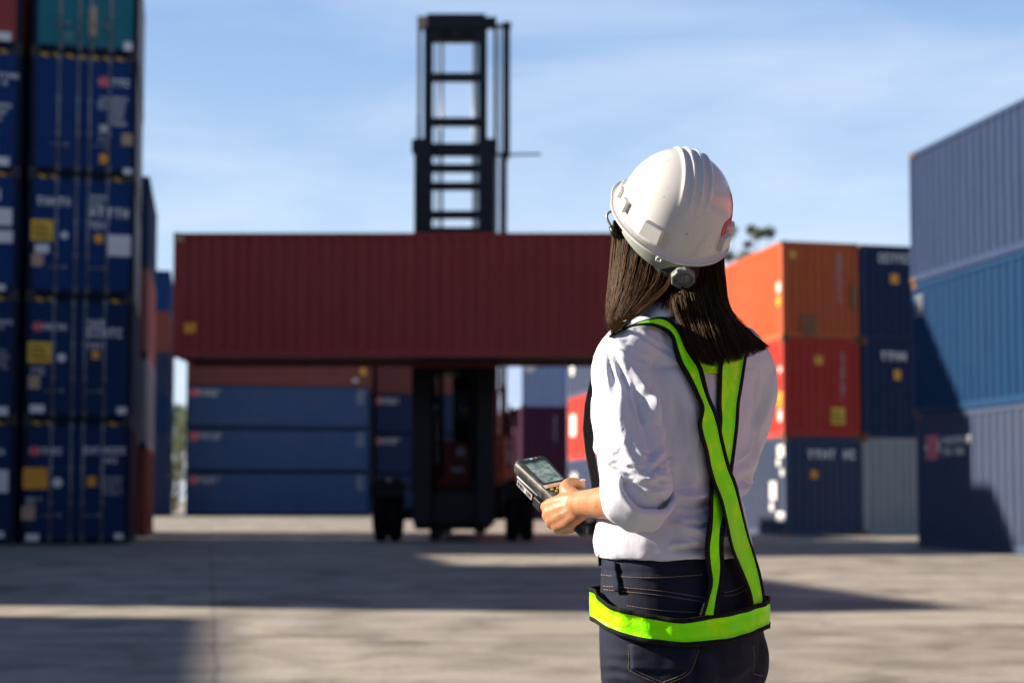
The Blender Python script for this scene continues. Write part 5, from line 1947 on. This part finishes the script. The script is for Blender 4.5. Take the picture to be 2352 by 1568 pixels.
# chin strap hook at the left temple
M_hook = simple('dark_strap_clip', (.02, .02, .018), .4, 0, .3, 40)
mb = MB()
hk = [W(1409, 486, 2.475), W(1400, 487, 2.47), W(1394, 495, 2.468), W(1396, 506, 2.466), W(1404, 520, 2.464), W(1408, 530, 2.463)]
mb.tube(catmull([list(p) for p in hk], 20), .0022, 8)
hook = hpart('strap_hook', mb, M_steel)
mb = MB(); mb.tube([W(1403, 520, 2.46), W(1410, 534, 2.457), W(1416, 548, 2.458)], [.004, .0062, .003], 8)
mb.tube([W(1412, 536, 2.46), W(1424, 545, 2.455), W(1430, 565, 2.455)], .0024, 6)
hpart('strap_clip', mb, M_hook, hook)
# red sticker on the right side, white letters on it
M_sred = simple('red_sticker', (.62, .055, .05), .25, 0, .1, 30)
def on_shell(a0, a1, p0, p1, name, mat, off, n=16, shape=None, parent=None):
    g1, g2 = [], []
    for j in range(n + 1):
        for i in range(n + 1):
            u, v = i / n, j / n
            a = a0 + (a1 - a0) * u; p = p0 + (p1 - p0) * v
            if shape:
                a = a0 + (a1 - a0) * (.5 + (u - .5) * shape(v))
            g1.append(shell(R(a), p, off)); g2.append(shell(R(a), p, off - .0006))
    k = len(g1); fs = []
    def ix(i, j): return j * (n + 1) + i
    for j in range(n):
        for i in range(n):
            f = (ix(i, j), ix(i + 1, j), ix(i + 1, j + 1), ix(i, j + 1)); fs.append(f)
    rim = [ix(i, 0) for i in range(n)] + [ix(n, j) for j in range(n)] + [ix(i, n) for i in range(n, 0, -1)] + [ix(0, j) for j in range(n, 0, -1)]
    for a, b in zip(rim, rim[1:] + rim[:1]):
        fs.append((b, a, a + k, b + k))
    mb = MB(); mb.add(g1 + g2, fs)
    return hpart(name, mb, mat, parent or sh)
on_shell(-46, -14, .13, .30, 'sticker', M_sred, .0009, 16, lambda v: .55 + .45 * math.sin(math.pi * (.1 + .8 * v)))
on_shell(-15, -10, .13, .50, 'sticker_border', M_sred, .0009, 16)
for k, (a0, a1, p0, p1) in enumerate(((-36, -35, .19, .25), (-35, -33, .235, .25), (-32, -31, .19, .25), (-30, -27, .19, .205))):
    on_shell(a0, a1, p0, p1, 'sticker_letter', M_white, .0016, 2)

# ------------------------------------------------------------------ handheld scanner
DO = W(1216, 1050, 2.60)
DA = Vector((-.50, .68, .54)).normalized()
DWx = Vector((.87, .47, .16)); DWx = (DWx - DA * DWx.dot(DA)).normalized()
DN = DWx.cross(DA).normalized()
D3 = Matrix((DWx, DA, DN)).transposed()
D4 = Matrix.Translation(DO) @ D3.to_4x4() @ Matrix.Scale(.96, 4)
scn = empty('handheld_scanner', DO, 0, label='worn black handheld barcode scanner with screen, held in her left hand', cat='scanner')
DOFF = Matrix.Translation(-DO)
def dpart(name, mb, mats, parent=None, smooth=False):
    me = mb.mesh(name, smooth); me.transform(DOFF @ D4)
    return obj(name, me, mats, parent or scn)
def outline(w0, w1, y0, y1, c, n=5):
    """rounded tapering outline in the device plane"""
    out = []
    for (sx_, sy_, w_, y_) in ((1, 1, w0, y0), (-1, 1, w0, y0), (-1, -1, w1, y1), (1, -1, w1, y1)):
        cx_, cy_ = sx_ * (w_ - c), y_ - sy_ * c
        st = {(1, 1): 0, (-1, 1): 90, (-1, -1): 180, (1, -1): 270}[(sx_, sy_)]
        for k in range(n + 1):
            a = R(st + 90 * k / n)
            out.append((cx_ + c * math.cos(a), cy_ + c * math.sin(a)))
    return out
m, nt, bs = new_mat('scuffed_black_rubber')
tc = N(nt, 'ShaderNodeTexCoord')
n1 = noise_tex(nt, tc.outputs['Object'], 120, 6, .7, .5)
n2 = noise_tex(nt, tc.outputs['Object'], 22, 3, .6)
mlt = N(nt, 'ShaderNodeMath', operation='MULTIPLY'); nt.links.new(n1.outputs['Fac'], mlt.inputs[0]); nt.links.new(n2.outputs['Fac'], mlt.inputs[1])
r1 = ramp(nt, mlt.outputs[0], [(.26, (.018, .019, .021)), (.31, (.085, .088, .090)), (.40, (.16, .16, .15))])
nt.links.new(r1.outputs['Color'], bs.inputs['Base Color'])
bs.inputs['Roughness'].default_value = .5
M_dev = m
M_devk = simple('black_device_plastic', (.02, .021, .024), .4, 0, .3, 60)
mb = MB()
prof = [(-.050, -.010), (-.046, -.004), (-.030, -.001), (-.0265, 0), (-.010, .0008), (-.003, -.0008), (.0, -.0045)]
rings = []
for z_, o_ in ((-.027, -.003), (-.024, .0), (-.012, .0012), (-.005, .0006), (-.0015, -.0016), (0, -.005)):
    rings.append([(x, y, z_) for x, y in outline(.034 + o_, .027 + o_, .002 + o_, -.150 - o_, .012)])
mb.loft(rings)
dev = dpart('housing', mb, M_dev, smooth=True)
mb = MB()
rings = []
for z_, o_ in ((-.052, -.008), (-.049, -.004), (-.040, -.001), (-.0272, 0)):
    rings.append([(x, y, z_) for x, y in outline(.030 + o_, .024 + o_, -.004 + o_, -.098 - o_, .010)])
mb.loft(rings)
dpart('battery_base', mb, M_devk, smooth=True)
mb = MB()
rings = []
for z_, o_ in ((-.036, -.010), (-.032, -.003), (-.018, 0), (-.006, -.003), (-.003, -.009)):
    rings.append([(x, y, z_) for x, y in outline(.0215 + o_, .020 + o_, -.135 + o_, -.228 - o_, .011)])
mb.loft(rings)
dpart('grip', mb, M_devk, smooth=True)
mb = MB()
ro = outline(.0275, .026, -.012, -.092, .004); ri = outline(.0245, .023, -.017, -.088, .002)
mb.loft([[(x, y, .0002) for x, y in ro], [(x, y, .0018) for x, y in ro], [(x, y, .0018) for x, y in ri], [(x, y, -.0005) for x, y in ri]], caps=False)
dpart('bezel', mb, M_devk, dev)
m, nt, bs = new_mat('scanner_screen')
tc = N(nt, 'ShaderNodeTexCoord')
n1 = noise_tex(nt, tc.outputs['Object'], 60, 6, .65)
r1 = ramp(nt, n1.outputs['Fac'], [(.38, (.07, .10, .15)), (.62, (.34, .38, .42))])  # pale blue-grey in the base colour stands in for reflected sky
nt.links.new(r1.outputs['Color'], bs.inputs['Base Color'])
rr2 = ramp(nt, n1.outputs['Fac'], [(.35, g(.06)), (.7, g(.35))]); nt.links.new(rr2.outputs['Color'], bs.inputs['Roughness'])
bs.inputs['Specular IOR Level'].default_value = .7
mb = MB(); mb.loft([[(x, y, -.0004) for x, y in ri], [(x, y, .0006) for x, y in ri]])
dpart('screen', mb, m, dev)
M_lab = simple('pale_pink_label', (.62, .42, .36), .6, 0, .15, 90)
mb = MB(); mb.box((-.026, -.1035, .0003), (.022, -.0935, .0014)); dpart('label', mb, M_lab, dev)
mb = MB()
for k in range(9):
    mb.box((-.018 + k * .0035, -.100, .0015), (-.0165 + k * .0035, -.0975, .0018))
dpart('label_print', mb, M_pink, dev)
M_key = simple('yellow_key', (.55, .40, .05), .4)
for (x, y) in ((-.017, -.110), (-.012, -.1175), (-.004, -.110), (.004, -.1175)):
    mb = MB(); mb.tube([(x, y, .0002), (x, y, .0022)], .0030, 12); dpart('key', mb, M_key, dev)
M_dblue = simple('blue_print', (.03, .12, .55), .4); M_dora = simple('orange_print', (.75, .22, .03), .4)
for (x0, x1, mt) in ((-.008, -.003, M_dblue), (-.0022, .002, M_white), (.003, .008, M_dblue), (.0088, .0125, M_dora)):
    mb = MB(); mb.box((x0, -.0085, .0004), (x1, -.0045, .0009)); dpart('maker_mark', mb, mt, dev)
mb = MB(); mb.box((-.0312, -.072, -.0450), (-.0298, -.018, -.0335)); sl = dpart('side_label', mb, M_dimwhite, dev)
mb = MB()
lr = random.Random(4)
y = -.020
while y > -.070:
    w_ = lr.uniform(.0006, .0016); mb.box((-.0316, y - w_, -.0435), (-.0312, y, -.0355)); y -= w_ + lr.uniform(.0006, .0022)
    if -.050 < y < -.042:
        y = -.052
dpart('barcode', mb, M_gasket, sl)
mb = MB(); mb.chbox((-.0335, -.105, -.050), (-.022, -.080, -.030), .002); dpart('side_key', mb, M_devk, dev)
